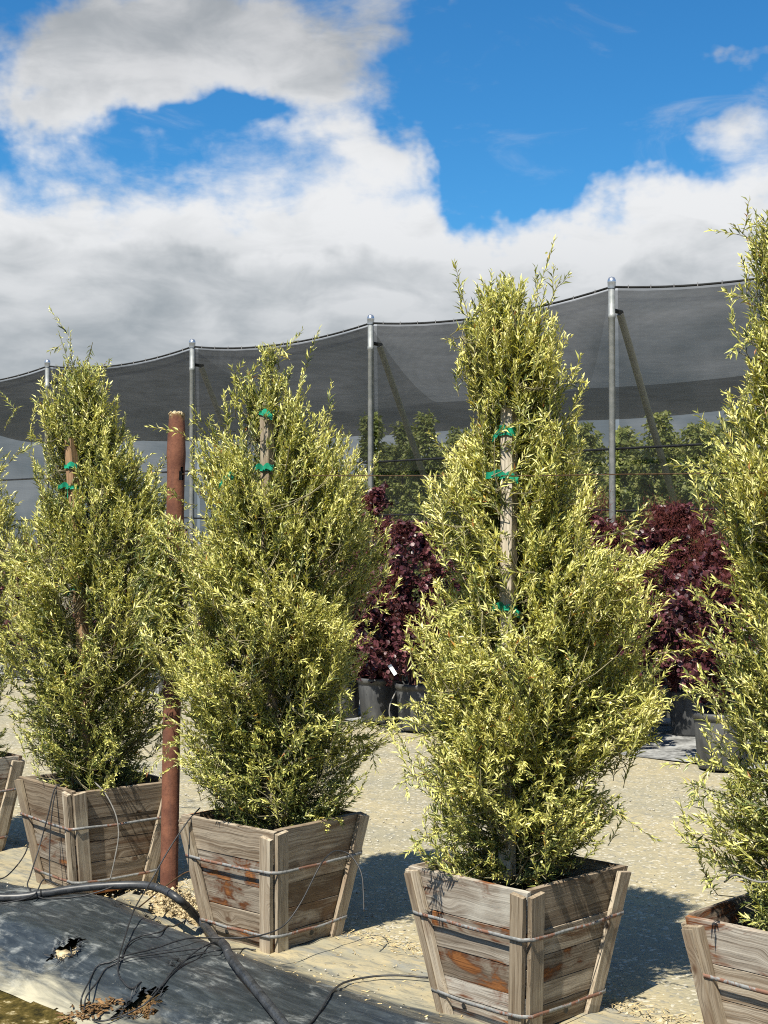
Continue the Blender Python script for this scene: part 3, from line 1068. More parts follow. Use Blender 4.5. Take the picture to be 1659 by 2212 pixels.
# ------------------------------------------------------------------ leaves
LANCE_V = np.array([(0, 0, 0), (0.42, 0.5, 0.10), (0.42, -0.5, 0.10), (0.45, 0, 0.0), (1.0, 0, -0.10)])
LANCE_F = np.array([(0, 3, 1), (0, 2, 3), (1, 3, 4), (3, 2, 4)])
ROUND_V = np.array([(0, 0, 0), (0.3, 0.42, 0.06), (0.3, -0.42, 0.06), (0.72, 0.44, 0.04), (0.72, -0.44, 0.04), (1.0, 0, -0.08), (0.5, 0, -0.03)])
ROUND_F = np.array([(0, 6, 1), (0, 2, 6), (1, 6, 3), (6, 2, 4), (3, 6, 5), (6, 4, 5)])


def unit(a):
    return a / (np.linalg.norm(a, axis=-1, keepdims=True) + 1e-9)


class Leaves:
    def __init__(self, tv, tf):
        self.tv, self.tf = tv, tf
        self.P, self.D, self.N, self.L, self.W, self.T = [], [], [], [], [], []

    def add(self, P, D, N, L, W, T):
        for a, b in zip((self.P, self.D, self.N, self.L, self.W, self.T), (P, D, N, L, W, T)):
            a.append(b)

    def mesh(self, name):
        P, D, N = (np.concatenate(a) for a in (self.P, self.D, self.N))
        L, W, T = (np.concatenate(a) for a in (self.L, self.W, self.T))
        D = unit(D)
        S = unit(np.cross(N, D))
        N = np.cross(D, S)
        tv = self.tv
        V = P[:, None, :] + D[:, None, :] * (tv[None, :, 0:1] * L[:, None, None]) + S[:, None, :] * (tv[None, :, 1:2] * W[:, None, None]) \
            + N[:, None, :] * (tv[None, :, 2:3] * (L * 0.9)[:, None, None])
        k = len(tv)
        F = (self.tf[None] + (np.arange(len(P)) * k)[:, None, None]).reshape(-1, 3)
        return mesh_arrays(name, V.reshape(-1, 3), F, False, np.repeat(T, k))


LIGHTWARD = np.array(to_sun) * 0.42 + np.array((0, 0, 0.30))      # leaves turn their faces to the light


def shoot(lv, tb, base, tip, rg, n_per_m=142, Lr=(0.023, 0.055), Wr=(0.0054, 0.0100), tone=0.5, bend=0.04, buds=6, r=0.0018, spread=0.70):
    """one leafy shoot from base to tip"""
    base, tip = np.asarray(base, float), np.asarray(tip, float)
    ax = tip - base
    ln = np.linalg.norm(ax)
    mid = (base + tip) / 2 + rg.normal(0, bend * 0.5, 3) + np.array((0, 0, -bend * 0.3))
    t = np.linspace(0, 1, 5)[:, None]
    pts = base * (1 - t) ** 2 + 2 * mid * t * (1 - t) + tip * t * t
    tb.add(pts, r, r * 0.5, 3, False)
    n = max(5, int(ln * n_per_m))
    tt = np.clip((np.arange(n) + rg.random(n)) / n * 0.92 + 0.08, 0, 1)[:, None]
    P = base * (1 - tt) ** 2 + 2 * mid * tt * (1 - tt) + tip * tt * tt
    ax = unit((2 * (1 - tt) * (mid - base) + 2 * tt * (tip - mid)))
    a = np.arange(n) * 2.4 + rg.random() * 6 + rg.normal(0, 0.35, n)
    ref = np.array((0.21, 0.35, 0.91)) if abs(ax[0][2]) < 0.85 else np.array((0.9, 0.3, 0.1))
    e1 = unit(np.cross(ax, ref))
    e2 = np.cross(ax, e1)
    rad = e1 * np.cos(a)[:, None] + e2 * np.sin(a)[:, None]
    sp = spread * rg.uniform(0.65, 1.35, n)[:, None] * (1.15 - 0.6 * tt)
    D = unit(ax + rad * sp + rg.normal(0, 0.16, (n, 3)))
    N = unit(ax * 0.25 - rad * 0.25 + LIGHTWARD + rg.normal(0, 0.42, (n, 3)))
    L = rg.uniform(*Lr, n) * (1.05 - 0.4 * tt[:, 0])
    W = rg.uniform(*Wr, n) * (0.75 + 0.25 * L / Lr[1])
    T = np.clip(tone + rg.normal(0, 0.17, n) + 0.26 * (tt[:, 0] - 0.5), 0.02, 0.86)
    odd = rg.random(n)
    T = np.where(odd > 0.987, rg.uniform(0.9, 0.98, n), T)
    lv.add(P, D, N, L, W, T)
    if buds:
        k = buds
        ti = rg.uniform(0.35, 1.0, k)[:, None]
        Pb = base * (1 - ti) ** 2 + 2 * mid * ti * (1 - ti) + tip * ti * ti + rg.normal(0, 0.006, (k, 3))
        lv.add(Pb, unit(rg.normal(0, 1, (k, 3))), unit(rg.normal(0, 1, (k, 3)) + np.array((0, 0, .6))), rg.uniform(0.007, 0.013, k), rg.uniform(0.006, 0.010, k), rg.uniform(0.72, 0.88, k))


def prof_interp(prof, z):
    zs = np.array([p[0] for p in prof])
    return np.interp(z, zs, [p[1] for p in prof]), np.interp(z, zs, [p[2] for p in prof])


def olive_tree(label, c, depth, rows, stem_x, nshoot, seed, sprigs, tone=0.5, gap=0.0, clear=(), extra=()):
    """rows: (y, x_left, x_right) of the crown's outline at the tree's distance"""
    rg = np.random.default_rng(seed)
    s = FPX / depth
    prof = []
    for y, xl, xr in rows:
        z = CAM_H + (1171 - y) / s
        xa, xb = (xl - CX) / s, (xr - CX) / s
        prof.append((z, xa, xb))
    prof.sort()
    zmin, zmax = prof[0][0], prof[-1][0]
    root = empty('potted_tree', (c[0], c[1], 0.46))
    tag(root, label, 'tree', 'narrow olive-leaved trees in planter boxes')
    O = np.array((c[0], c[1], 0.46))
    zs = np.linspace(zmin, zmax, 60)
    xa, xb = prof_interp(prof, zs)
    xa_s = xa - 0.0
    cen = (xa + xb) / 2
    half = (xb - xa) / 2 * 0.96
    w = half ** 1.25 + 0.02
    cdf = np.cumsum(w)
    cdf /= cdf[-1]
    # stem: gently wandering, from the soil to the top
    stem_z = np.linspace(0.46, zmax - 0.12, 14)
    sxx = np.interp(stem_z, zs, cen)
    f = sstep(stem_z, 0.5, zmax)
    stem = np.stack([c[0] + stem_x + (sxx - c[0] - stem_x) * f * 0.75, c[1] + 0.035 + 0.02 * np.sin(stem_z * 3 + seed), stem_z], -1)
    tb0 = Tubes()
    tb0.add(stem - O, 0.020, 0.004, 8)
    link('trunk', tb0.mesh('trunk'), M_BARK, root)

    def stem_at(z):
        return np.array([np.interp(z, stem_z, stem[:, k]) for k in range(3)])

    ph = rg.uniform(0, 6.28, 12)

    def lump(a, z):
        return 0.13 * math.sin(3 * a + 5 * z + ph[0]) + 0.12 * math.sin(5 * a - 9 * z + ph[1]) + 0.13 * math.sin(2 * a + 15 * z + ph[2]) + 0.08 * math.sin(8 * a + 23 * z + ph[3]) - 0.02 + 0.30 * mnoise.noise(Vector((math.cos(a) * 1.3 + seed, math.sin(a) * 1.3, z * 3.2)))

    def clump(p):
        return 0.85 * mnoise.noise(Vector((p[0] * 6.5 + seed, p[1] * 6.5, p[2] * 5.0 - seed))) + 0.40 * mnoise.noise(Vector((p[0] * 3.0 - seed, p[1] * 3.0, p[2] * 3.2 + seed))) + 0.6 * mnoise.noise(Vector((p[0] * 14, p[1] * 14 + seed, p[2] * 12)))

    # limbs
    limbs = []
    tbl = Tubes()
    nl = 46
    for k in range(nl):
        u = (k + rg.random()) / nl
        ztip = float(np.interp(u, cdf, zs))
        a = k * 2.4 + rg.normal(0, 0.4)
        ra, rb = prof_interp(prof, ztip)
        cx0, hf = (ra + rb) / 2, (rb - ra) / 2
        rr = hf * rg.uniform(0.55, 0.85)
        tip = np.array((cx0 + rr * math.cos(a), c[1] + rr * math.sin(a), ztip))
        zb = max(0.50, ztip - 0.12 - rr * rg.uniform(0.6, 1.2))
        b0 = stem_at(zb)
        mid = (b0 + tip) / 2 + np.array((rg.normal(0, 0.03), rg.normal(0, 0.03), -0.05))
        t = np.linspace(0, 1, 7)[:, None]
        pts = b0 * (1 - t) ** 2 + 2 * mid * t * (1 - t) + tip * t * t
        limbs.append(pts)
        tbl.add(pts - O, 0.0065, 0.0022, 5, False)
    LP = np.concatenate([l[2:] for l in limbs] + [stem[3:]])
    link('limbs', tbl.mesh('limbs'), M_TWIG, root)
    root.children[-1]['kind'] = 'stuff'

    lv = Leaves(LANCE_V, LANCE_F)
    tb = Tubes()
    made = tries = 0
    while made < nshoot and tries < nshoot * 5:
        tries += 1
        z = float(np.interp(rg.random(), cdf, zs))
        a = rg.uniform(0, 2 * math.pi)
        ra, rb = prof_interp(prof, z)
        cx0, hf = (ra + rb) / 2, (rb - ra) / 2 * (0.95 + 0.03 * float(sstep(0.50 - (z - zmin) / (zmax - zmin), 0.0, 0.2)))
        q = rg.random()
        rr = hf * (1 + lump(a, z)) * (0.30 + 0.70 * math.sqrt(q))
        tip = np.array((cx0 + rr * math.cos(a), c[1] + rr * math.sin(a) * 0.95, z))
        cl = clump(tip)
        skip = False
        for (y0, y1, x0, x1) in clear:
            pz0, pz1 = CAM_H + (1171 - y1) / s, CAM_H + (1171 - y0) / s
            if pz0 < z < pz1 and tip[1] < c[1] and (x0 - CX) / s < tip[0] < (x1 - CX) / s and rg.random() < 0.97:
                skip = True
        if skip:
            continue
        if z < zmin + 0.20 * (zmax - zmin) and rg.random() < 0.30:
            continue
        if cl < -0.08 + gap - 0.16 * rg.random():
            continue
        out = np.array((math.cos(a), math.sin(a), 0))
        zf = (z - zmin) / (zmax - zmin)
        up = 0.45 + 0.9 * zf + rg.normal(0, 0.35)
        d = unit(out * (0.95 - 0.5 * zf) + np.array((0, 0, up)) + rg.normal(0, 0.28, 3))
        ln = rg.uniform(0.10, 0.29)
        base = tip - d * ln
        if base[2] < 0.50:
            base[2] = 0.50
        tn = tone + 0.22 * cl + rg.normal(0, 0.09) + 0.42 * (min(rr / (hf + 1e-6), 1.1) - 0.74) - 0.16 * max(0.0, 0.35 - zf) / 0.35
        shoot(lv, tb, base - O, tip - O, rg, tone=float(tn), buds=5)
        # join the shoot to the nearest limb
        j = np.argmin(((LP - base) ** 2).sum(1))
        if rg.random() < 0.6:
            tb.add(np.stack([LP[j] - O, (LP[j] + base) / 2 - O + np.array((0, 0, -0.01)), base - O]), 0.0022, 0.0016, 3, False)
        made += 1
    # side branches that carry a clump of shoots out of the main outline
    for (ex, ey, erx, ery, ed, en, et) in extra:
        se = FPX / ed
        for k in range(en):
            a, q = rg.uniform(0, 6.283), math.sqrt(rg.random())
            tip = np.array(px(ex + erx * q * math.cos(a), ey + ery * q * math.sin(a), ed + rg.normal(0, 0.06)))
            d = unit(np.array((0.45, -0.25, 0.75)) + rg.normal(0, 0.30, 3))
            shoot(lv, tb, tip - d * rg.uniform(0.10, 0.24) - O, tip - O, rg, tone=et + rg.normal(0, 0.08), buds=4)
        p1 = np.array(px(ex, ey + ery * 0.6, ed))
        p0 = stem_at(max(0.6, p1[2] - 0.35))
        tb.add(np.stack([p0 - O, (p0 + p1) / 2 - O + np.array((0, 0, -0.05)), p1 - O]), 0.006, 0.003, 5, False)
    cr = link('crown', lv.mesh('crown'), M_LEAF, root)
    tag(cr, kind='stuff')
    tw = link('twigs', tb.mesh('twigs'), M_TWIG, root)
    tag(tw, kind='stuff')
    # shoots that stand clear of the crown, each a piece of its own
    for (x0, y0, x1, y1, dd) in sprigs:
        p0 = np.array(px(x0, y0, depth + dd * 0.3)) - O
        p1 = np.array(px(x1, y1, depth + dd)) - O
        l2, t2 = Leaves(LANCE_V, LANCE_F), Tubes()
        ln = np.linalg.norm(p1 - p0)
        shoot(l2, t2, p0, p1, rg, n_per_m=75, tone=tone + 0.05, r=0.0024, buds=8, bend=0.03)
        for k in range(int(ln / 0.07)):
            f = rg.uniform(0.35, 0.85)
            b = p0 + (p1 - p0) * f
            e = b + (unit(p1 - p0) * 0.06 + rg.normal(0, 0.045, 3)) * rg.uniform(0.7, 1.3)
            shoot(l2, t2, b, e, rg, n_per_m=110, tone=tone + 0.08, r=0.0014, buds=3, bend=0.015)
        m1, m2 = l2.mesh('shoot'), t2.mesh('shoot_stem')
        so_ = link('shoot', m1, M_LEAF, root)
        link('shoot_stem', m2, M_TWIG, so_)
    return root


T3 = [(590, 1090, 1110), (625, 985, 1190), (660, 975, 1205), (700, 965, 1220), (750, 972, 1228), (800, 990, 1248), (850, 1012, 1250), (880, 1010, 1245), (910, 985, 1245),
      (950, 962, 1258), (1000, 948, 1265), (1050, 940, 1272), (1100, 938, 1285), (1150, 932, 1320), (1200, 935, 1390), (1250, 930, 1395), (1300, 905, 1385),
      (1400, 885, 1385), (1500, 885, 1400), (1560, 880, 1390), (1620, 880, 1370), (1680, 880, 1345), (1740, 890, 1335), (1790, 915, 1300), (1840, 940, 1258), (1875, 985, 1215)]
T2 = [(745, 560, 605), (780, 545, 635), (800, 500, 650), (850, 490, 668), (900, 440, 705), (950, 410, 732), (1000, 400, 780), (1050, 402, 806), (1100, 398, 812),
      (1150, 372, 815), (1200, 358, 822), (1300, 352, 820), (1400, 356, 800), (1440, 385, 800), (1500, 378, 800), (1550, 365, 805), (1600, 378, 805), (1640, 385, 815), (1690, 418, 802), (1730, 450, 780), (1775, 500, 750)]
T1 = [(775, 130, 235), (830, 108, 248), (880, 90, 258), (920, 70, 285), (960, 62, 318), (1000, 62, 338), (1050, 48, 362), (1120, 36, 405), (1200, 26, 432), (1300, 16, 434),
      (1390, 12, 420), (1450, 18, 368), (1550, 28, 358), (1600, 45, 365), (1650, 80, 352), (1688, 120, 325)]
T0 = [(870, -170, 5), (920, -200, 18), (1000, -240, 28), (1050, -250, 48), (1200, -270, 58), (1350, -270, 40), (1450, -260, 34), (1550, -230, 28), (1600, -200, 20), (1635, -170, -10)]
T4 = [(440, 1680, 1760), (475, 1590, 1800), (540, 1592, 1830), (600, 1605, 1850), (650, 1625, 1860), (700, 1600, 1880), (760, 1590, 1890), (850, 1590, 1900), (890, 1600, 1910), (930, 1535, 1930),
      (1000, 1505, 1950), (1100, 1525, 1970), (1160, 1545, 1990), (1220, 1570, 2010), (1300, 1520, 2030), (1400, 1505, 2040), (1500, 1520, 2040), (1600, 1512, 2030),
      (1700, 1518, 2000), (1800, 1530, 1980), (1860, 1535, 1950), (1920, 1560, 1910), (1985, 1610, 1860)]
olive_tree('slim tree only part shown at the left edge, behind the leftmost box', BOXES[0]['c'], 8.12, T0, 0.0, 1500, 21,
           [(10, 930, 40, 880, -0.1), (20, 1000, 48, 965, -0.2)], 0.36)
olive_tree('bushy tree left of the rusty post with two thin shoots at its tip', BOXES[1]['c'], 7.315, T1, -0.10, 3000, 22,
           [(150, 800, 128, 722, 0), (160, 800, 152, 718, 0), (215, 810, 238, 775, -0.1), (110, 960, 62, 940, -0.2), (330, 1060, 352, 985, -0.1), (60, 1310, 4, 1330, -0.2), (340, 1150, 400, 1085, -0.3),
            (60, 1560, 20, 1545, -0.2), (330, 1340, 388, 1280, -0.3)], 0.38, 0.0, ((965, 1080, 120, 188), (1240, 1410, 145, 205)),
           ((368, 1215, 48, 105, 6.62, 150, 0.36), (372, 1350, 40, 75, 6.66, 80, 0.30)))
olive_tree('dense cone-shaped tree just right of the rusty post', BOXES[2]['c'], 6.377, T2, -0.03, 3900, 23,
           [(580, 800, 566, 742, 0), (600, 800, 606, 745, 0), (530, 850, 497, 790, -0.1), (480, 960, 418, 895, -0.2), (690, 950, 722, 872, -0.2), (640, 850, 660, 800, 0.1), (790, 1040, 820, 975, 0.1),
            (780, 1330, 858, 1285, -0.2), (770, 1400, 815, 1350, -0.2), (770, 1590, 822, 1640, -0.1), (430, 1600, 345, 1612, -0.1), (420, 1520, 345, 1530, -0.1), (430, 1240, 340, 1180, 0.05), (430, 1330, 338, 1290, 0.05), (420, 1390, 340, 1372, 0.0), (430, 1560, 350, 1570, 0.0), (430, 1150, 348, 1112, 0.1), (430, 1190, 342, 1150, 0.12), (430, 1280, 336, 1235, 0.1), (430, 1310, 345, 1262, 0.15), (430, 1370, 342, 1332, 0.1), (430, 1420, 350, 1408, 0.1), (430, 1500, 352, 1512, 0.05), (440, 1640, 352, 1640, 0.0), (420, 1090, 370, 1060, -0.2), (420, 960, 385, 930, -0.1), (770, 1180, 826, 1120, 0)], 0.42, 0.0, ((875, 1040, 540, 612),))
olive_tree('tallest whole tree, right of centre, ragged top above the shade net and yellowish leaves', BOXES[3]['c'], 5.36, T3, 0.03, 4000, 24,
           [(1010, 680, 988, 602, 0), (1060, 680, 1062, 610, 0.1), (1150, 680, 1160, 592, 0), (1175, 690, 1212, 600, -0.1), (1010, 760, 962, 728, -0.1), (1200, 760, 1235, 725, 0.1), (1220, 830, 1252, 785, -0.1),
            (1300, 1260, 1462, 1165, -0.2), (1310, 1270, 1440, 1205, -0.3), (1280, 1160, 1395, 1130, 0.1), (1330, 1440, 1450, 1405, -0.2), (1340, 1530, 1440, 1490, -0.2), (1330, 1590, 1425, 1600, -0.2),
            (1290, 1730, 1345, 1755, -0.2), (950, 1580, 868, 1600, -0.2), (960, 1650, 860, 1695, -0.2), (960, 1790, 893, 1820, -0.3), (960, 1440, 872, 1400, 0), (1000, 1000, 940, 960, -0.1), (1330, 1340, 1400, 1290, 0)], 0.49, 0.0, ((865, 1085, 1055, 1145), (1060, 1350, 1048, 1122), (1740, 1900, 1060, 1130)))
olive_tree('tall tree at the right edge, nearest the camera, with longer leaves', BOXES[4]['c'], 4.668, T4, 0.0, 3000, 25,
           [(1640, 540, 1578, 482, -0.1), (1650, 520, 1640, 468, 0), (1640, 640, 1565, 628, -0.1), (1650, 760, 1580, 712, -0.1), (1650, 880, 1572, 850, -0.2), (1600, 1000, 1520, 925, -0.2), (1590, 1040, 1490, 1000, -0.2),
            (1590, 1320, 1500, 1290, -0.2), (1600, 1420, 1490, 1380, -0.2), (1600, 1520, 1500, 1490, -0.2), (1590, 1720, 1490, 1690, -0.2), (1590, 1660, 1500, 1640, -0.3), (1590, 1890, 1518, 1900, -0.2)], 0.44, 0.06)


# ------------------------------------------------------------------ stakes, ties and the wire
def stake(label, p0, p1, w, mat, group=None):
    p0, p1 = Vector(p0), Vector(p1)
    d = p1 - p0
    L = d.length
    xa = d.normalized()
    za = Vector((-0.5, -0.8, 0.0))
    za = (za - xa * za.dot(xa)).normalized()
    ya = za.cross(xa)
    M = Matrix((xa, ya, za)).transposed().to_4x4()
    M.translation = p0
    rg = random.Random(hash(label) % 1000)
    me = prism('wooden_stake', (0, L, -w / 2), (0, L, w / 2), -w / 2, w / 2, rg=random.Random(len(label)), nseg=14)
    o = link('wooden_stake', me, mat)
    o.matrix_world = M
    return tag(o, label, 'stake', group)


STK = {1: (px(196, 1665, 7.24), px(152, 948, 7.20)), 2: (px(588, 1740, 6.30), px(576, 892, 6.28)), 3: (px(1096, 1898, 5.30), px(1100, 880, 5.28)),
       4: (px(1750, 1990, 4.60), px(1752, 800, 4.60))}
stake('brown square stake in the middle of the tree left of the rusty post', STK[1][0], STK[1][1], 0.046, M_STAKE2, 'stakes of the box trees')
stake('grey square stake half hidden in the cone-shaped tree', STK[2][0], STK[2][1], 0.044, M_STAKE, 'stakes of the box trees')
stake('long bare grey stake showing through the tallest whole tree', STK[3][0], STK[3][1], 0.048, M_STAKE, 'stakes of the box trees')


def tie(label, n_stake, y, r=0.034, h=0.03, tails=((0.03, -0.03),), knot=True, at=None):
    if at is None:
        a, b = STK[n_stake]
        ya = px(0, y, a.y).z
        t = (ya - a.z) / (b.z - a.z)
        c = a.lerp(b, t)
    else:
        c = at
    r, h = r * 0.93, h * 0.85
    root = empty('tie_tape', c)
    tag(root, label, 'tie tape', 'green tapes tying trees to stakes')
    rg = random.Random(int(y * 7) + n_stake)
    V, F = [], []
    m = 20
    for j in range(3):
        for k in range(m):
            a = 2 * math.pi * k / m
            sq = r / max(abs(math.cos(a - 1.0)), abs(math.sin(a - 1.0))) * 0.92
            rr = min(sq, r * 1.28) + rg.uniform(-0.0015, 0.0015) - (0.003 if j == 1 else 0)
            V.append((rr * math.cos(a), rr * math.sin(a), (j - 1) * h / 2 + rg.uniform(-0.003, 0.003) + 0.004 * math.sin(a)))
    for j in range(2):
        for k in range(m):
            F.append((j * m + k, j * m + (k + 1) % m, (j + 1) * m + (k + 1) % m, (j + 1) * m + k))
    link('loop', mesh_arrays('loop', V, np.array(F)), M_TIE, root)
    for (dx, dz) in tails:
        V, F = [], []
        for k in range(6):
            t = k / 5
            w = 0.010 + 0.008 * t
            x = -0.02 + dx * t * 1.6
            z = dz * t * 1.6 + 0.01 * math.sin(t * 5)
            V += [(x, -r - 0.006 - 0.015 * t, z - w * (0.7 + 0.3 * math.sin(k))), (x + 0.004, -r - 0.006 - 0.015 * t + 0.006 * math.sin(k * 2), z + w)]
        F = [(2 * k, 2 * k + 1, 2 * k + 3, 2 * k + 2) for k in range(5)]
        link('tail', mesh_arrays('tail', V, np.array(F)), M_TIE, root)
    return root


tie('wide green tape near the top of the bare stake in the tallest tree', 3, 930, 0.036, 0.042, ((-0.03, -0.02),))
tie('green tape with a flagged end on the bare stake at wire height', 3, 1030, 0.034, 0.018, ((-0.045, 0.004), (0.03, -0.008)))
tie('crumpled green tape halfway down the bare stake of the tallest tree', 3, 1313, 0.034, 0.022, ((-0.03, 0.006), (0.035, -0.012)))
tie('topmost green tape in the cone-shaped tree', 2, 893, 0.033, 0.022, ((0.03, -0.012),))
tie('green tape below the topmost one in the cone-shaped tree', 2, 1013, 0.033, 0.020, ((-0.03, 0.0), (0.03, 0.004)))
tie('green tape round the orange-brown stake left of the rusty post', 1, 1008, 0.036, 0.022, ((0.035, 0.0),))
tie('green tape with a hanging tail just below, left of the rusty post', 1, 1052, 0.036, 0.020, ((0.0, -0.055), (-0.03, 0.0)))
tie('low green tape deep in the tree left of the rusty post', 1, 1268, 0.034, 0.02, ((-0.02, -0.02),))
tie('small knotted green tape on a branch left of the cone-shaped tree', 2, 1033, 0.014, 0.016, ((0.02, 0.01), (-0.02, -0.02)), at=px(500, 1033, 6.05))

w0 = Vector((POST[0], POST[1], 0)) 
w0.z = px(393, 1024, POST[1]).z
wire_pts = [px(385, 1024, 6.86), px(600, 1027, 6.36), px(1085, 1028, 5.24), px(1320, 1025, 4.95), px(1670, 1021, 4.40), px(2600, 1000, 3.6)]
wire = tube_obj('support_wire', wire_pts, 0.0022, 0.0022, M_WIRE, sides=5, n=10)
tag(wire, 'thin rusty wire strung level through the trees at head height', 'wire')

# ------------------------------------------------------------------ rusty post
pr = empty('rusty_post', (POST[0], POST[1], 0.0))
tag(pr, 'rusty steel pipe post with a hole and crumbling top, between the two left boxes', 'post')
ptop = px(382, 893, POST[1])
zt = ptop.z
lean = Vector((ptop.x - POST[0], 0, 0))
nz, na = 110, 36
hz = px(393, 1025, POST[1]).z
V, F = [], []
for i in range(nz + 1):
    z = zt * i / nz
    base_r = 0.0425 if z < hz + 0.25 else 0.041
    base_r += 0.0035 * math.exp(-((z - (zt - 0.20)) / 0.05) ** 2) - 0.003 * sstep(z, zt - 0.12, zt)
    for k in range(na):
        a = 2 * math.pi * k / na
        r = base_r + 0.0012 * wob((math.cos(a) * 2, math.sin(a) * 2, z * 6), 1, 3)
        V.append((r * math.cos(a) + lean.x * z / zt, r * math.sin(a), z + (0.012 * wob((math.cos(a) * 3, math.sin(a) * 3, 1), 1, 6) if i == nz else 0)))
for i in range(nz):
    for k in range(na):
        k2 = (k + 1) % na
        a = 2 * math.pi * (k + 0.5) / na
        z = zt * (i + 0.5) / nz
        if math.hypot((((a - R(318) + math.pi) % (2 * math.pi)) - math.pi) * 0.042 / 0.016, (z - hz) / 0.030) < 1:
            continue
        F.append((i * na + k, i * na + k2, (i + 1) * na + k2, (i + 1) * na + k))
link('pipe', mesh_arrays('pipe', V, np.array(F), True), M_RUST, pr)
V, F = lathe([(0.0365, 0.0), (0.0365, zt - 0.02)], 24)
V = [(x + lean.x * z / zt, y, z) for x, y, z in V]
link('inner_wall', mesh_arrays('inner_wall', V, np.array(F), True), M_TEAR, pr)
n = 60
aa = rng.uniform(0, 6.283, n)
rr = 0.036 * np.sqrt(rng.random(n))
tag(stones('crumbled_fill', np.stack([rr * np.cos(aa) + lean.x, rr * np.sin(aa), zt - 0.012 + 0.018 * rng.random(n)], -1), 0.006 + 0.006 * rng.random(n), M_STUMP, 0.9, pr), kind='stuff')

# ------------------------------------------------------------------ pipes and drip tubes
def on_sheet(x, y, lift=0.0):
    """point on the plastic seen at pixel (x, y)"""
    z = 0.1
    for _ in range(12):
        p = gx(x, y, z)
        z = sheet_z(p.x, p.y) + lift
    return gx(x, y, z)


pp = [Vector((-2.35, 6.38, 0.10)), Vector((-1.98, 6.38, 0.13)), px(40, 1940, 6.36), px(150, 1921, 6.40), px(250, 1912, 6.42), px(330, 1915, 6.38), px(385, 1942, 6.24), on_sheet(440, 1997, 0.045),
      on_sheet(500, 2072, 0.026), on_sheet(555, 2140, 0.022), on_sheet(615, 2215, 0.022), on_sheet(700, 2330, 0.022)]
mp = empty('irrigation_pipe', (0, 0, 0))
tag(mp, 'thick black irrigation pipe arched over the plastic bank', 'pipe')
cp_ = catmull(pp, 10)
for q in cp_:
    q[2] = max(q[2], sheet_z(q[0], q[1]) + 0.018)
link('hose', Tubes().add(cp_, 0.0178, 0.0178, 14).mesh('hose'), M_PIPE, mp)
for k in (24, 52, 63, 79):
    p = cp_[k]
    d = cp_[k + 1] - cp_[k - 1]
    d /= np.linalg.norm(d)
    link('joint_ring', Tubes().add(np.array([p - d * 0.003, p + d * 0.003]), 0.0192, 0.0192, 14).mesh('joint_ring'), M_TUBE, mp)


def drip(label, pts, r=0.0033, mat=None, n=8):
    p = catmull(pts, n)
    for q in p:
        u, v = to_uv(q[0], q[1])
        if -0.25 < v < 1.25 and -4 < u < 3:
            q[2] = max(q[2], sheet_z(q[0], q[1]) + r)
    return tag(tube_obj('drip_tube', p, r, r, mat or M_TUBE, sides=6, curve=False), label, 'drip tube', 'thin irrigation tubes')


S = on_sheet
drip('thin black tube looping from the larger hole up to the rim of the middle-left box',
     [S(305, 2120, 0.005), S(285, 2135, 0.004), S(258, 2120, 0.006), S(256, 2075, 0.02), S(268, 2030, 0.03), S(290, 1965, 0.06), px(325, 1905, 6.15), px(365, 1835, 6.22), px(405, 1775, 6.28), px(432, 1745, 6.40)])
drip('thin black tube from the litter clump over the pipe, arched beside the middle box',
     [S(175, 2182, 0.006), S(178, 2150, 0.008), S(205, 2105, 0.01), S(255, 2070, 0.012), S(330, 2050, 0.015), S(400, 2028, 0.03), px(455, 2026, 5.78), px(520, 2026, 5.75), px(565, 2020, 5.80),
      px(612, 2000, 5.86), px(650, 1950, 5.92), px(690, 1872, 5.98), px(712, 1845, 6.05), px(730, 1838, 6.10), px(757, 1847, 6.10), px(780, 1885, 6.05), px(785, 1930, 6.0), px(786, 1968, 5.96)], mat=M_TUBE)
drip('second thin tube leaving the litter clump alongside the first', [S(182, 2182, 0.006), S(188, 2150, 0.008), S(222, 2110, 0.01), S(262, 2074, 0.012), S(330, 2062, 0.012), S(420, 2050, 0.02), S(440, 2046, 0.03)])
drip('thin tube lying down the bank from the pipe into the larger hole', [px(462, 2035, 5.78), S(430, 2050, 0.03), S(400, 2075, 0.015), S(350, 2130, 0.01), S(318, 2165, 0.006), S(275, 2190, 0.006), S(225, 2205, 0.006), S(200, 2203, 0.006)])
drip('thin tube close beside it on the plastic, ending at the pipe', [S(345, 2135, 0.006), S(375, 2095, 0.012), S(405, 2072, 0.012), S(445, 2058, 0.014), S(478, 2052, 0.012), S(520, 2050, 0.01), S(552, 2052, 0.008)])
drip('short thin tube from the pipe ridge down towards the looping tube', [S(412, 1990, 0.015), S(395, 1992, 0.012), S(350, 2012, 0.01), S(305, 2022, 0.01), S(275, 2040, 0.01), S(262, 2075, 0.008)])
drip('black tube looping over the left end of the thick pipe to the second box',
     [px(135, 1690, 7.05), px(118, 1705, 7.02), px(104, 1760, 7.0), px(85, 1830, 6.98), px(66, 1890, 6.8), px(60, 1915, 6.5), px(85, 1938, 6.35), px(130, 1945, 6.33), px(200, 1930, 6.35), px(245, 1915, 6.38)])
drip('thin tube hanging straight down the front of the second box', [px(131, 1692, 7.04), px(118, 1720, 7.02), px(110, 1780, 7.0), px(107, 1850, 6.98), px(108, 1905, 6.94)])
drip('dusty grey tube arching down the right side of the second box', [px(205, 1690, 7.05), px(228, 1715, 6.98), px(250, 1760, 6.93), px(256, 1805, 6.90), px(247, 1860, 6.88), px(238, 1900, 6.88)], mat=M_TUBEG)
drip('thin black tube entering from the left edge over the plastic', [S(-30, 1905, 0.02), S(10, 1895, 0.03), px(38, 1868, 6.75), px(55, 1842, 6.9), px(62, 1820, 7.0)])
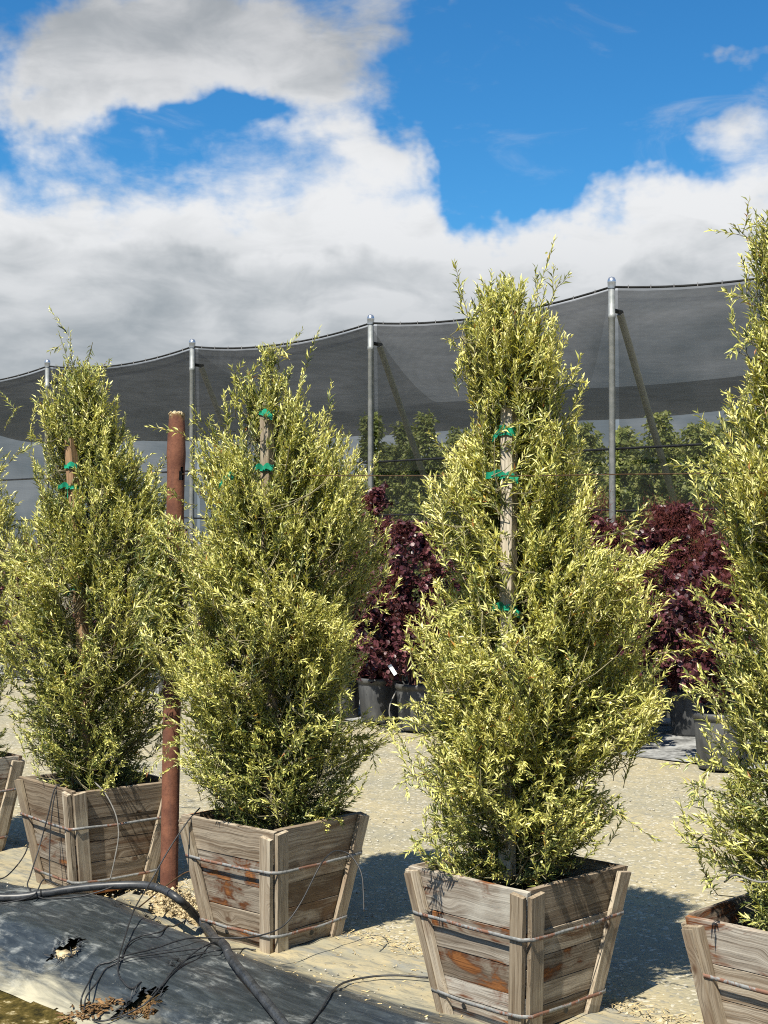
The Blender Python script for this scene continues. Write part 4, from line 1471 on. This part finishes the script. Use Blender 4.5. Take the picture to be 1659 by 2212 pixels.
drip('thin tube crossing the thick pipe near the left edge', [S(-20, 1955, 0.01), S(40, 1945, 0.02), px(75, 1932, 6.33), px(95, 1900, 6.5), px(125, 1912, 6.4)])
drip('brown dusty tube twisted round the rusty post foot', [px(300, 1960, 6.3), px(350, 1920, 6.6), px(395, 1888, 6.78), px(418, 1880, 6.8)], mat=M_WIRE)
drip('black tube curving over the dusty plastic into the largest box', [S(640, 2225, 0.004), S(668, 2212, 0.004), S(690, 2185, 0.006), S(715, 2145, 0.01), S(745, 2122, 0.015), S(800, 2110, 0.02), S(860, 2107, 0.02), S(925, 2112, 0.02)], 0.0042)
drip('pale tube drooping out of the nearest box', [px(1790, 1900, 4.4), px(1700, 1900, 4.4), px(1640, 1905, 4.42), px(1590, 1890, 4.5), px(1565, 1905, 4.6)], mat=M_TUBEG)


# ------------------------------------------------------------------ shade structure
HP = 2.5
ZT = CAM_H + HP
poles = [(4.5, 11.55), (2.2, 13.67), (-0.15, 15.94), (-2.42, 17.87), (-4.72, 19.86), (-7.1, 21.9), (-9.4, 23.9)]
ss_ = empty('shade_structure', (0, 0, 0))
tag(ss_, 'long shade house of black netting slung between galvanised pipe posts', 'shade structure')
for i, (x, y) in enumerate(poles):
    p = empty('post', (x, y, 0))
    p.parent = ss_
    V, F = lathe([(0.032, 0), (0.032, ZT - 0.34), (0.0365, ZT - 0.335), (0.0365, ZT - 0.30), (0.033, ZT - 0.295), (0.033, ZT)], 16)
    link('tube', mesh_arrays('tube', V, np.array(F), True), M_GALV, p)
    V, F = lathe([(0.039, ZT - 0.05), (0.040, ZT + 0.0), (0.043, ZT + 0.012), (0.040, ZT + 0.03), (0.028, ZT + 0.055), (0.0005, ZT + 0.066)], 16)
    link('cap', mesh_arrays('cap', V, np.array(F), True), M_CAP, p)
    b = tube_obj('brace', [(x + 0.10, y + 0.12, ZT - 0.28), (x + 0.10 + 1.38, y + 1.4, 0.1)], 0.036, 0.036, M_BRACE, ss_, 12, False)
    bk = link('bracket', Tubes().add(np.array([(x + 0.02, y + 0.02, ZT - 0.26), (x + 0.12, y + 0.14, ZT - 0.26)]), 0.022, 0.022, 6).mesh('bracket'), M_HEM, ss_)

NB = 16


def top_edge(i, t):
    (x0, y0), (x1, y1) = poles[i], poles[i + 1]
    return np.array((x0 + (x1 - x0) * t, y0 + (y1 - y0) * t, ZT - 0.03 - 0.115 * 4 * t * (1 - t)))


for i in range(len(poles) - 1):
    E = [top_edge(i, t) for t in np.linspace(0.008, 0.992, NB + 1)]
    # wall curtain
    V = []
    for e in E:
        for f in np.linspace(0, 1, 7):
            z = e[2] * (1 - f) + 0.03 * f
            bl = 0.05 * math.sin(f * 3.1)
            V.append((e[0] + bl * 0.4 + 0.05, e[1] + bl + 0.075, z))
    F = grid_faces(7, NB + 1)
    link('side_net', mesh_arrays('side_net', V, F, True), M_NETWALL, ss_)
    link('top_hem', Tubes().add(np.array(E) + np.array((0, 0.02, 0)), 0.012, 0.012, 5).mesh('top_hem'), M_HEM, ss_)
    # clips along the hem
    for t in np.linspace(0.06, 0.94, 12):
        e = top_edge(i, t)
        link('clip', Tubes().add(np.array([e + (0, -0.004, -0.016), e + (0, -0.004, 0.018)]), 0.0045, 0.0045, 5).mesh('clip'), M_CLIP, ss_)
    (x0, y0), (x1, y1) = poles[i], poles[i + 1]
    link('rail', Tubes().add(np.array([(x0, y0 + .06, 2.66), (x1, y1 + .06, 2.66)]), 0.013, 0.013, 6).mesh('rail'), M_TUBE, ss_)
    link('rail', Tubes().add(np.array([(x0, y0 + .06, 2.07), (x1, y1 + .06, 2.06)]), 0.011, 0.011, 6).mesh('rail'), M_TUBE, ss_)
# roof netting: a light front bay and a denser back bay, each sagging a little between its cables
roof_mats = [material('shade_net_roof_new', b_net(0.50, (0.010, 0.011, 0.011))), material('shade_net_roof_thin', b_net(0.60, (0.010, 0.011, 0.011))), material('shade_net_roof_mid', b_net(0.74, (0.010, 0.011, 0.011))), M_NETROOF, M_NETROOF, M_NETROOF]
bay_d = [0, 8.8, 14.8]
for i in range(len(poles) - 1):
    for j in range(2):
        mt = roof_mats[i] if j == 0 else M_NETBACK
        if mt is None:
            continue
        V = []
        for t in np.linspace(0, 1, 9):
            e = top_edge(i, t)
            kx = 1.0 - 0.10 * max(0.0, i + t - 3.2)
            for f in np.linspace(0, 1, 9):
                dd = (bay_d[j] + (bay_d[j + 1] - bay_d[j]) * f) * kx
                sag = 0.115 * 4 * t * (1 - t) * (1 - 0.7 * (f if j == 0 else 1)) + 0.12 * 4 * f * (1 - f)
                V.append((e[0] + dd * 0.12, e[1] + 0.10 + dd, ZT - 0.05 - sag))
        link('roof_net', mesh_arrays('roof_net', V, grid_faces(9, 9), True), mt, ss_)
    if i == 3:
        e0 = top_edge(i, 0.55)
        link('inner_post', Tubes().add(np.array([(e0[0] + 1.05, e0[1] + 8.9, 0), (e0[0] + 1.05, e0[1] + 8.9, ZT - 0.1)]), 0.03, 0.03, 8).mesh('inner_post'), M_GALV, ss_)

# grey timber and white pipe lying along the foot of the net
kb = prism('ground_timber', (-1.6, 1.6, -0.05), (-1.6, 1.6, 0.05), -0.06, 0.06, rg=random.Random(5), nseg=10)
o = link('ground_timber', kb, M_KERB)
c0 = gx(1445, 1552, 0.03)
o.location = (c0.x, c0.y, 0.085)
o.rotation_euler = (R(90), 0, R(-12))
tag(o, 'long grey timber lying on the ground beneath the purple bush at right', 'timber')
o = tube_obj('white_pipe', [c0 + Vector((-1.3, -0.28, 0.03)), c0 + Vector((0.5, -0.52, 0.03))], 0.032, 0.032, M_WHITE, None, 10, False)
tag(o, 'short white plastic pipe on the ground in front of the grey timber', 'pipe')


# ------------------------------------------------------------------ smoke bushes in black pots
def pot(label, x, y, h=0.43, r=0.215):
    root = empty('nursery_pot', (x, y, 0.02))
    tag(root, label, 'plant pot', 'black nursery pots')
    V, F = lathe([(0.001, 0.0), (r * 0.80, 0.0), (r * 0.83, 0.02), (r * 0.965, h - 0.075), (r * 0.94, h - 0.06), (r * 0.97, h - 0.05), (r, h - 0.045)], 32)
    link('body', mesh_arrays('body', V, np.array(F), True), M_POT, root)
    V, F = lathe([(r * 0.975, h - 0.05), (r * 1.03, h - 0.046), (r * 1.045, h - 0.02), (r * 1.03, h), (r * 0.985, h), (r * 0.97, h - 0.06)], 32)
    link('rim', mesh_arrays('rim', V, np.array(F), True), M_POT, root)
    V, F = lathe([(r * 0.972, h - 0.055), (r * 0.5, h - 0.045), (0.001, h - 0.04)], 32)
    link('soil', mesh_arrays('soil', V, np.array(F), True), M_SOIL, root)
    return root


def smoke_bush(label, x, y, w, z0, z1, seed, nsh=320, plume=0.3, nplume=60):
    rg = np.random.default_rng(seed)
    root = empty('smoke_bush', (x, y, 0.40))
    tag(root, label, 'bush', 'purple smoke bushes')
    O = np.array((x, y, 0.40))
    tb = Tubes()
    for k in range(7):
        a = rg.uniform(0, 6.28)
        rr = w * rg.uniform(0.2, 0.6)
        zt_ = rg.uniform(z0 + 0.4, z1 - 0.15)
        tb.add(catmull([(0.02 * math.cos(a), 0.02 * math.sin(a), 0.0), (rr * 0.4 * math.cos(a), rr * 0.4 * math.sin(a), (zt_ - 0.4) * 0.5), (rr * math.cos(a), rr * math.sin(a), zt_ - 0.4)], 4), 0.011, 0.004, 5)
    link('stems', tb.mesh('stems'), M_PTWIG, root)
    root.children[-1]['kind'] = 'stuff'
    lv = Leaves(ROUND_V, ROUND_F)
    pl = Tubes()
    tw = Tubes()
    ph = rg.uniform(0, 6.28, 4)
    made = 0
    tries = 0
    while made < nsh and tries < nsh * 5:
        tries += 1
        t = rg.random()
        z = z0 + (z1 - z0) * t
        a = rg.uniform(0, 6.28)
        hw = w * (0.55 + 0.55 * math.sin(math.pi * min(1, 0.16 + t * 0.9))) * (1 + 0.2 * math.sin(3 * a + 4 * z + ph[0]) + 0.16 * math.sin(5 * z + ph[1] + a))
        if t > 0.8:
            hw *= 1 - (t - 0.8) * 2.6
        rr = hw * (0.4 + 0.6 * math.sqrt(rg.random()))
        tip = np.array((rr * math.cos(a), rr * math.sin(a), z - 0.40))
        if mnoise.noise(Vector((tip[0] * 5 + seed, tip[1] * 5, tip[2] * 4))) < -0.18:
            continue
        d = unit(np.array((math.cos(a) * 0.7, math.sin(a) * 0.7, 0.5)) + rg.normal(0, 0.3, 3))
        base = tip - d * rg.uniform(0.12, 0.2)
        shoot(lv, tw, base, tip, rg, n_per_m=75, Lr=(0.044, 0.070), Wr=(0.036, 0.056), tone=float(0.42 + rg.normal(0, 0.16)), buds=0, r=0.003, spread=1.3)
        made += 1
    cr = link('crown', lv.mesh('crown'), M_PURPLE, root)
    tag(cr, kind='stuff')
    tag(link('twigs', tw.mesh('twigs'), M_PTWIG, root), kind='stuff')
    # feathery plumes: bundles of hair-thin branching threads
    lp = Leaves(LANCE_V, LANCE_F)
    for k in range(nplume):
        z = z0 + (z1 - z0) * rg.uniform(0.1, 1.0)
        a = rg.uniform(0, 6.28) if rg.random() < 0.4 else rg.uniform(3.6, 5.8)
        rr = w * rg.uniform(0.6, 0.95) * (1.0 if z < z1 - 0.3 else 0.6)
        c = np.array((rr * math.cos(a), rr * math.sin(a), z - 0.40))
        n = 170
        P = c + rg.normal(0, 1, (n, 3)) * np.array((0.045, 0.045, 0.060))
        D = unit(P - (c - np.array((0, 0, 0.08))) + rg.normal(0, 0.04, (n, 3)))
        lp.add(P, D, unit(rg.normal(0, 1, (n, 3))), rg.uniform(0.018, 0.036, n), rg.uniform(0.0016, 0.0034, n), rg.uniform(0.1, 1.0, n))
    if nplume:
        tag(link('plumes', lp.mesh('plumes'), M_PLUME, root), 'feathery dusty red flower plumes', kind='stuff')
    return root


def uvp(u, v):
    x, y = from_uv(u, v)
    return x, y


pA = gx(905, 1578, 0.02)
pB = gx(820, 1562, 0.02)
pC = gx(1565, 1662, 0.02)
pD = gx(1520, 1598, 0.02)
bush = [
    ('left of the pair of pots seen between the two middle trees', pB.x, pB.y + 0.12, 0.40, 0.50, 1.80, 31, 300, 12),
    ('right of the pair of pots seen between the two middle trees', pA.x - 0.06, pA.y + 0.10, 0.50, 0.55, 1.95, 32, 330, 18),
    ('in the pot at the right edge behind the nearest tree', pC.x, pC.y + 0.1, 0.36, 0.62, 1.78, 33, 260, 30),
    ('broad one with many red plumes between the two right-hand trees', pD.x - 0.19, pD.y + 0.35, 0.61, 0.50, 2.10, 34, 520, 90)]
for lab, x, y, w, z0, z1, sd, ns, npl in bush:
    smoke_bush('dark purple smoke bush, ' + lab, x, y, w, z0, z1, sd, int(ns * 1.6), 0.3, npl)
pot('black pot, left of the pair seen between the two middle trees', pB.x, pB.y + 0.12)
pot('grey-black pot, right of the pair seen between the two middle trees', pA.x, pA.y + 0.10)
pot('large dusty black pot beside the nearest tree at the right edge', pC.x, pC.y + 0.1)
pot('dark pot half hidden behind the dusty one at right', pD.x - 0.05, pD.y + 0.35, 0.40, 0.19)
more = [(-6.1, -5.7, 0.40, 1.85), (-7.8, -5.8, 0.42, 1.9), (-8.9, -5.8, 0.42, 1.9), (-10.2, -5.8, 0.42, 1.9), (-12.05, -5.8, 0.45, 1.85),
        (-6.46, -6.6, 0.30, 2.36), (-4.9, -6.6, 0.32, 2.34), (-4.15, -6.6, 0.34, 2.15), (-3.72, -6.6, 0.32, 2.28), (-2.9, -5.7, 0.40, 1.92)]
seen = ['behind the right side of the cone-shaped tree', 'glimpsed through the left side of the cone-shaped tree', 'in shade right behind the rusty post', 'deep behind the tree left of the rusty post',
        'showing as a dark red patch at the left edge', 'taller and brownish, rising behind the pair of pots', 'showing as a dark patch left of the bare stake', 'showing as a dark patch right of the bare stake',
        'whose dark top shows left of the right-hand post', 'low behind the right side of the tallest whole tree']
for k, ((u, v, w, z1), sl) in enumerate(zip(more, seen)):
    x, y = from_uv(u, v)
    smoke_bush('purple smoke bush ' + sl, x, y, w, 0.5, z1, 50 + k, 330, 0.3, 30 if k == 5 else 10)
    pot('black pot of the bush ' + sl, x, y)

# white tag on the bush between the middle trees, and a loose cane and tube there
tp = px(848, 1447, pA.y - 0.36)
me = prism('plant_tag', (-0.017, 0.017, -0.052), (-0.017, 0.017, 0.052), -0.0006, 0.0006, nseg=2)
o = link('plant_tag', me, M_WHITE)
o.location = tp
o.rotation_euler = (R(80), R(-32), R(8))
tag(o, 'white plastic plant tag hanging on the purple bush between the middle trees', 'tag')
drip('pale tube bowed in front of the gap between the pair of pots', [px(856, 1492, pA.y - 0.15), px(842, 1525, pA.y - 0.2), px(845, 1555, pA.y - 0.22), px(872, 1578, pA.y - 0.24)], 0.006, M_TUBEG)

# ------------------------------------------------------------------ staked trees inside the shade house
OV_V = np.array([(0, 0, 0), (0.33, 0.5, 0.08), (0.33, -0.5, 0.08), (0.4, 0, 0.0), (0.7, 0.3, 0.0), (0.7, -0.3, 0.0), (1.0, 0, -0.16)])
OV_F = np.array([(0, 3, 1), (0, 2, 3), (1, 3, 4), (3, 2, 5), (4, 3, 6), (3, 5, 6)])


def shade_tree(label, x, y, z1, w, seed, nsh=230, bright=0.0, stk=True):
    rg = np.random.default_rng(seed)
    root = empty('staked_tree', (x, y, 0.02))
    tag(root, label, 'tree', 'broad-leaved trees inside the shade house')
    tb = Tubes()
    st_ = catmull([(0, 0, 0), (rg.normal(0, .03), rg.normal(0, .03), z1 * 0.4), (rg.normal(0, .04), rg.normal(0, .04), z1 * 0.75), (rg.normal(0, .05), 0, z1 - 0.12)], 5)
    tb.add(st_, 0.018, 0.004, 6)
    link('trunk', tb.mesh('trunk'), M_BARK, root)
    lv, tw = Leaves(OV_V, OV_F), Tubes()
    ph = rg.uniform(0, 6.28, 3)
    made = 0
    while made < nsh:
        made += 1
        t = rg.random() ** 0.8
        z = 0.5 + (z1 - 0.5) * t
        a = rg.uniform(0, 6.28)
        hw = w * (1.0 - 0.75 * t ** 2.2) * (1 + 0.3 * math.sin(2 * a + 5 * z + ph[0]) + 0.2 * math.sin(9 * z + ph[1]))
        rr = hw * (0.2 + 0.8 * math.sqrt(rg.random()))
        tip = np.array((rr * math.cos(a), rr * math.sin(a), z))
        base = np.array([np.interp(z - 0.1, st_[:, 2], st_[:, k]) for k in range(2)] + [z - 0.12])
        base = base + (tip - base) * 0.35
        shoot(lv, tw, base, tip, rg, n_per_m=52, Lr=(0.06, 0.10), Wr=(0.030, 0.048), tone=float(np.clip(0.45 + bright * max(0, rg.normal(0, 0.5)) + rg.normal(0, 0.14), 0.05, 0.97)), buds=0, r=0.003, spread=1.4)
    for arr in lv.D:
        arr[:, 2] -= 0.55
    tag(link('crown', lv.mesh('crown'), M_BROAD, root), kind='stuff')
    tag(link('twigs', tw.mesh('twigs'), M_TWIG, root), kind='stuff')
    if stk:
        stake('orange-brown stake ' + label.replace('broad-leaved tree ', 'of the net-shaded tree '), (x + 0.09, y - 0.12, 0.02), (x + 0.10, y - 0.11, z1 * 0.74), 0.042, M_STAKE2, 'stakes inside the shade house')
    return root


shades = [(-8.3, -8.4, 3.35, 0.36, 0.05), (-7.85, -8.5, 3.2, 0.40, 0.1), (-7.4, -8.4, 3.3, 0.36, 0.05), (-6.9, -8.5, 3.1, 0.42, 0.05), (-5.6, -8.4, 2.95, 0.42, 0.15), (-5.1, -8.4, 3.05, 0.42, 0.3),
          (-4.6, -8.5, 2.85, 0.42, 0.35), (-4.1, -8.4, 3.1, 0.38, 0.4), (-3.65, -8.5, 2.95, 0.42, 0.2), (-3.15, -8.4, 3.1, 0.42, 0.1),
          (-9.4, -9.8, 3.1, 0.45, 0), (-8.9, -9.8, 3.2, 0.45, 0.1), (-8.4, -9.8, 3.0, 0.45, 0), (-6.1, -9.8, 3.0, 0.45, 0.1), (-5.5, -9.8, 3.1, 0.45, 0.2), (-4.9, -9.8, 3.0, 0.45, 0.2), (-4.4, -9.8, 3.1, 0.45, 0.1)]
where = ['just right of the middle post, tallest of all', 'under the brace of the middle post', 'beside the left outline of the tallest whole tree', 'behind the left half of the tallest whole tree', 'behind the right half of the tallest whole tree',
         'just left of the right-hand post', 'just right of the right-hand post with yellow-green leaves', 'under the brace of the right-hand post', 'right of the brace of the right-hand post', 'behind the left outline of the nearest tree',
         'in the back row at the middle post', 'in the back row under the brace of the middle post', 'in the back row beside the tallest whole tree', 'in the back row left of the right-hand post',
         'in the back row just right of the right-hand post', 'in the back row under the right-hand brace', 'in the back row right of the right-hand brace']
for k, ((u, v, z1, w, br), wl) in enumerate(zip(shades, where)):
    x, y = from_uv(u, v)
    shade_tree('broad-leaved tree ' + wl, x, y, z1, w * 1.35, 80 + k, 620, br, k < 10)
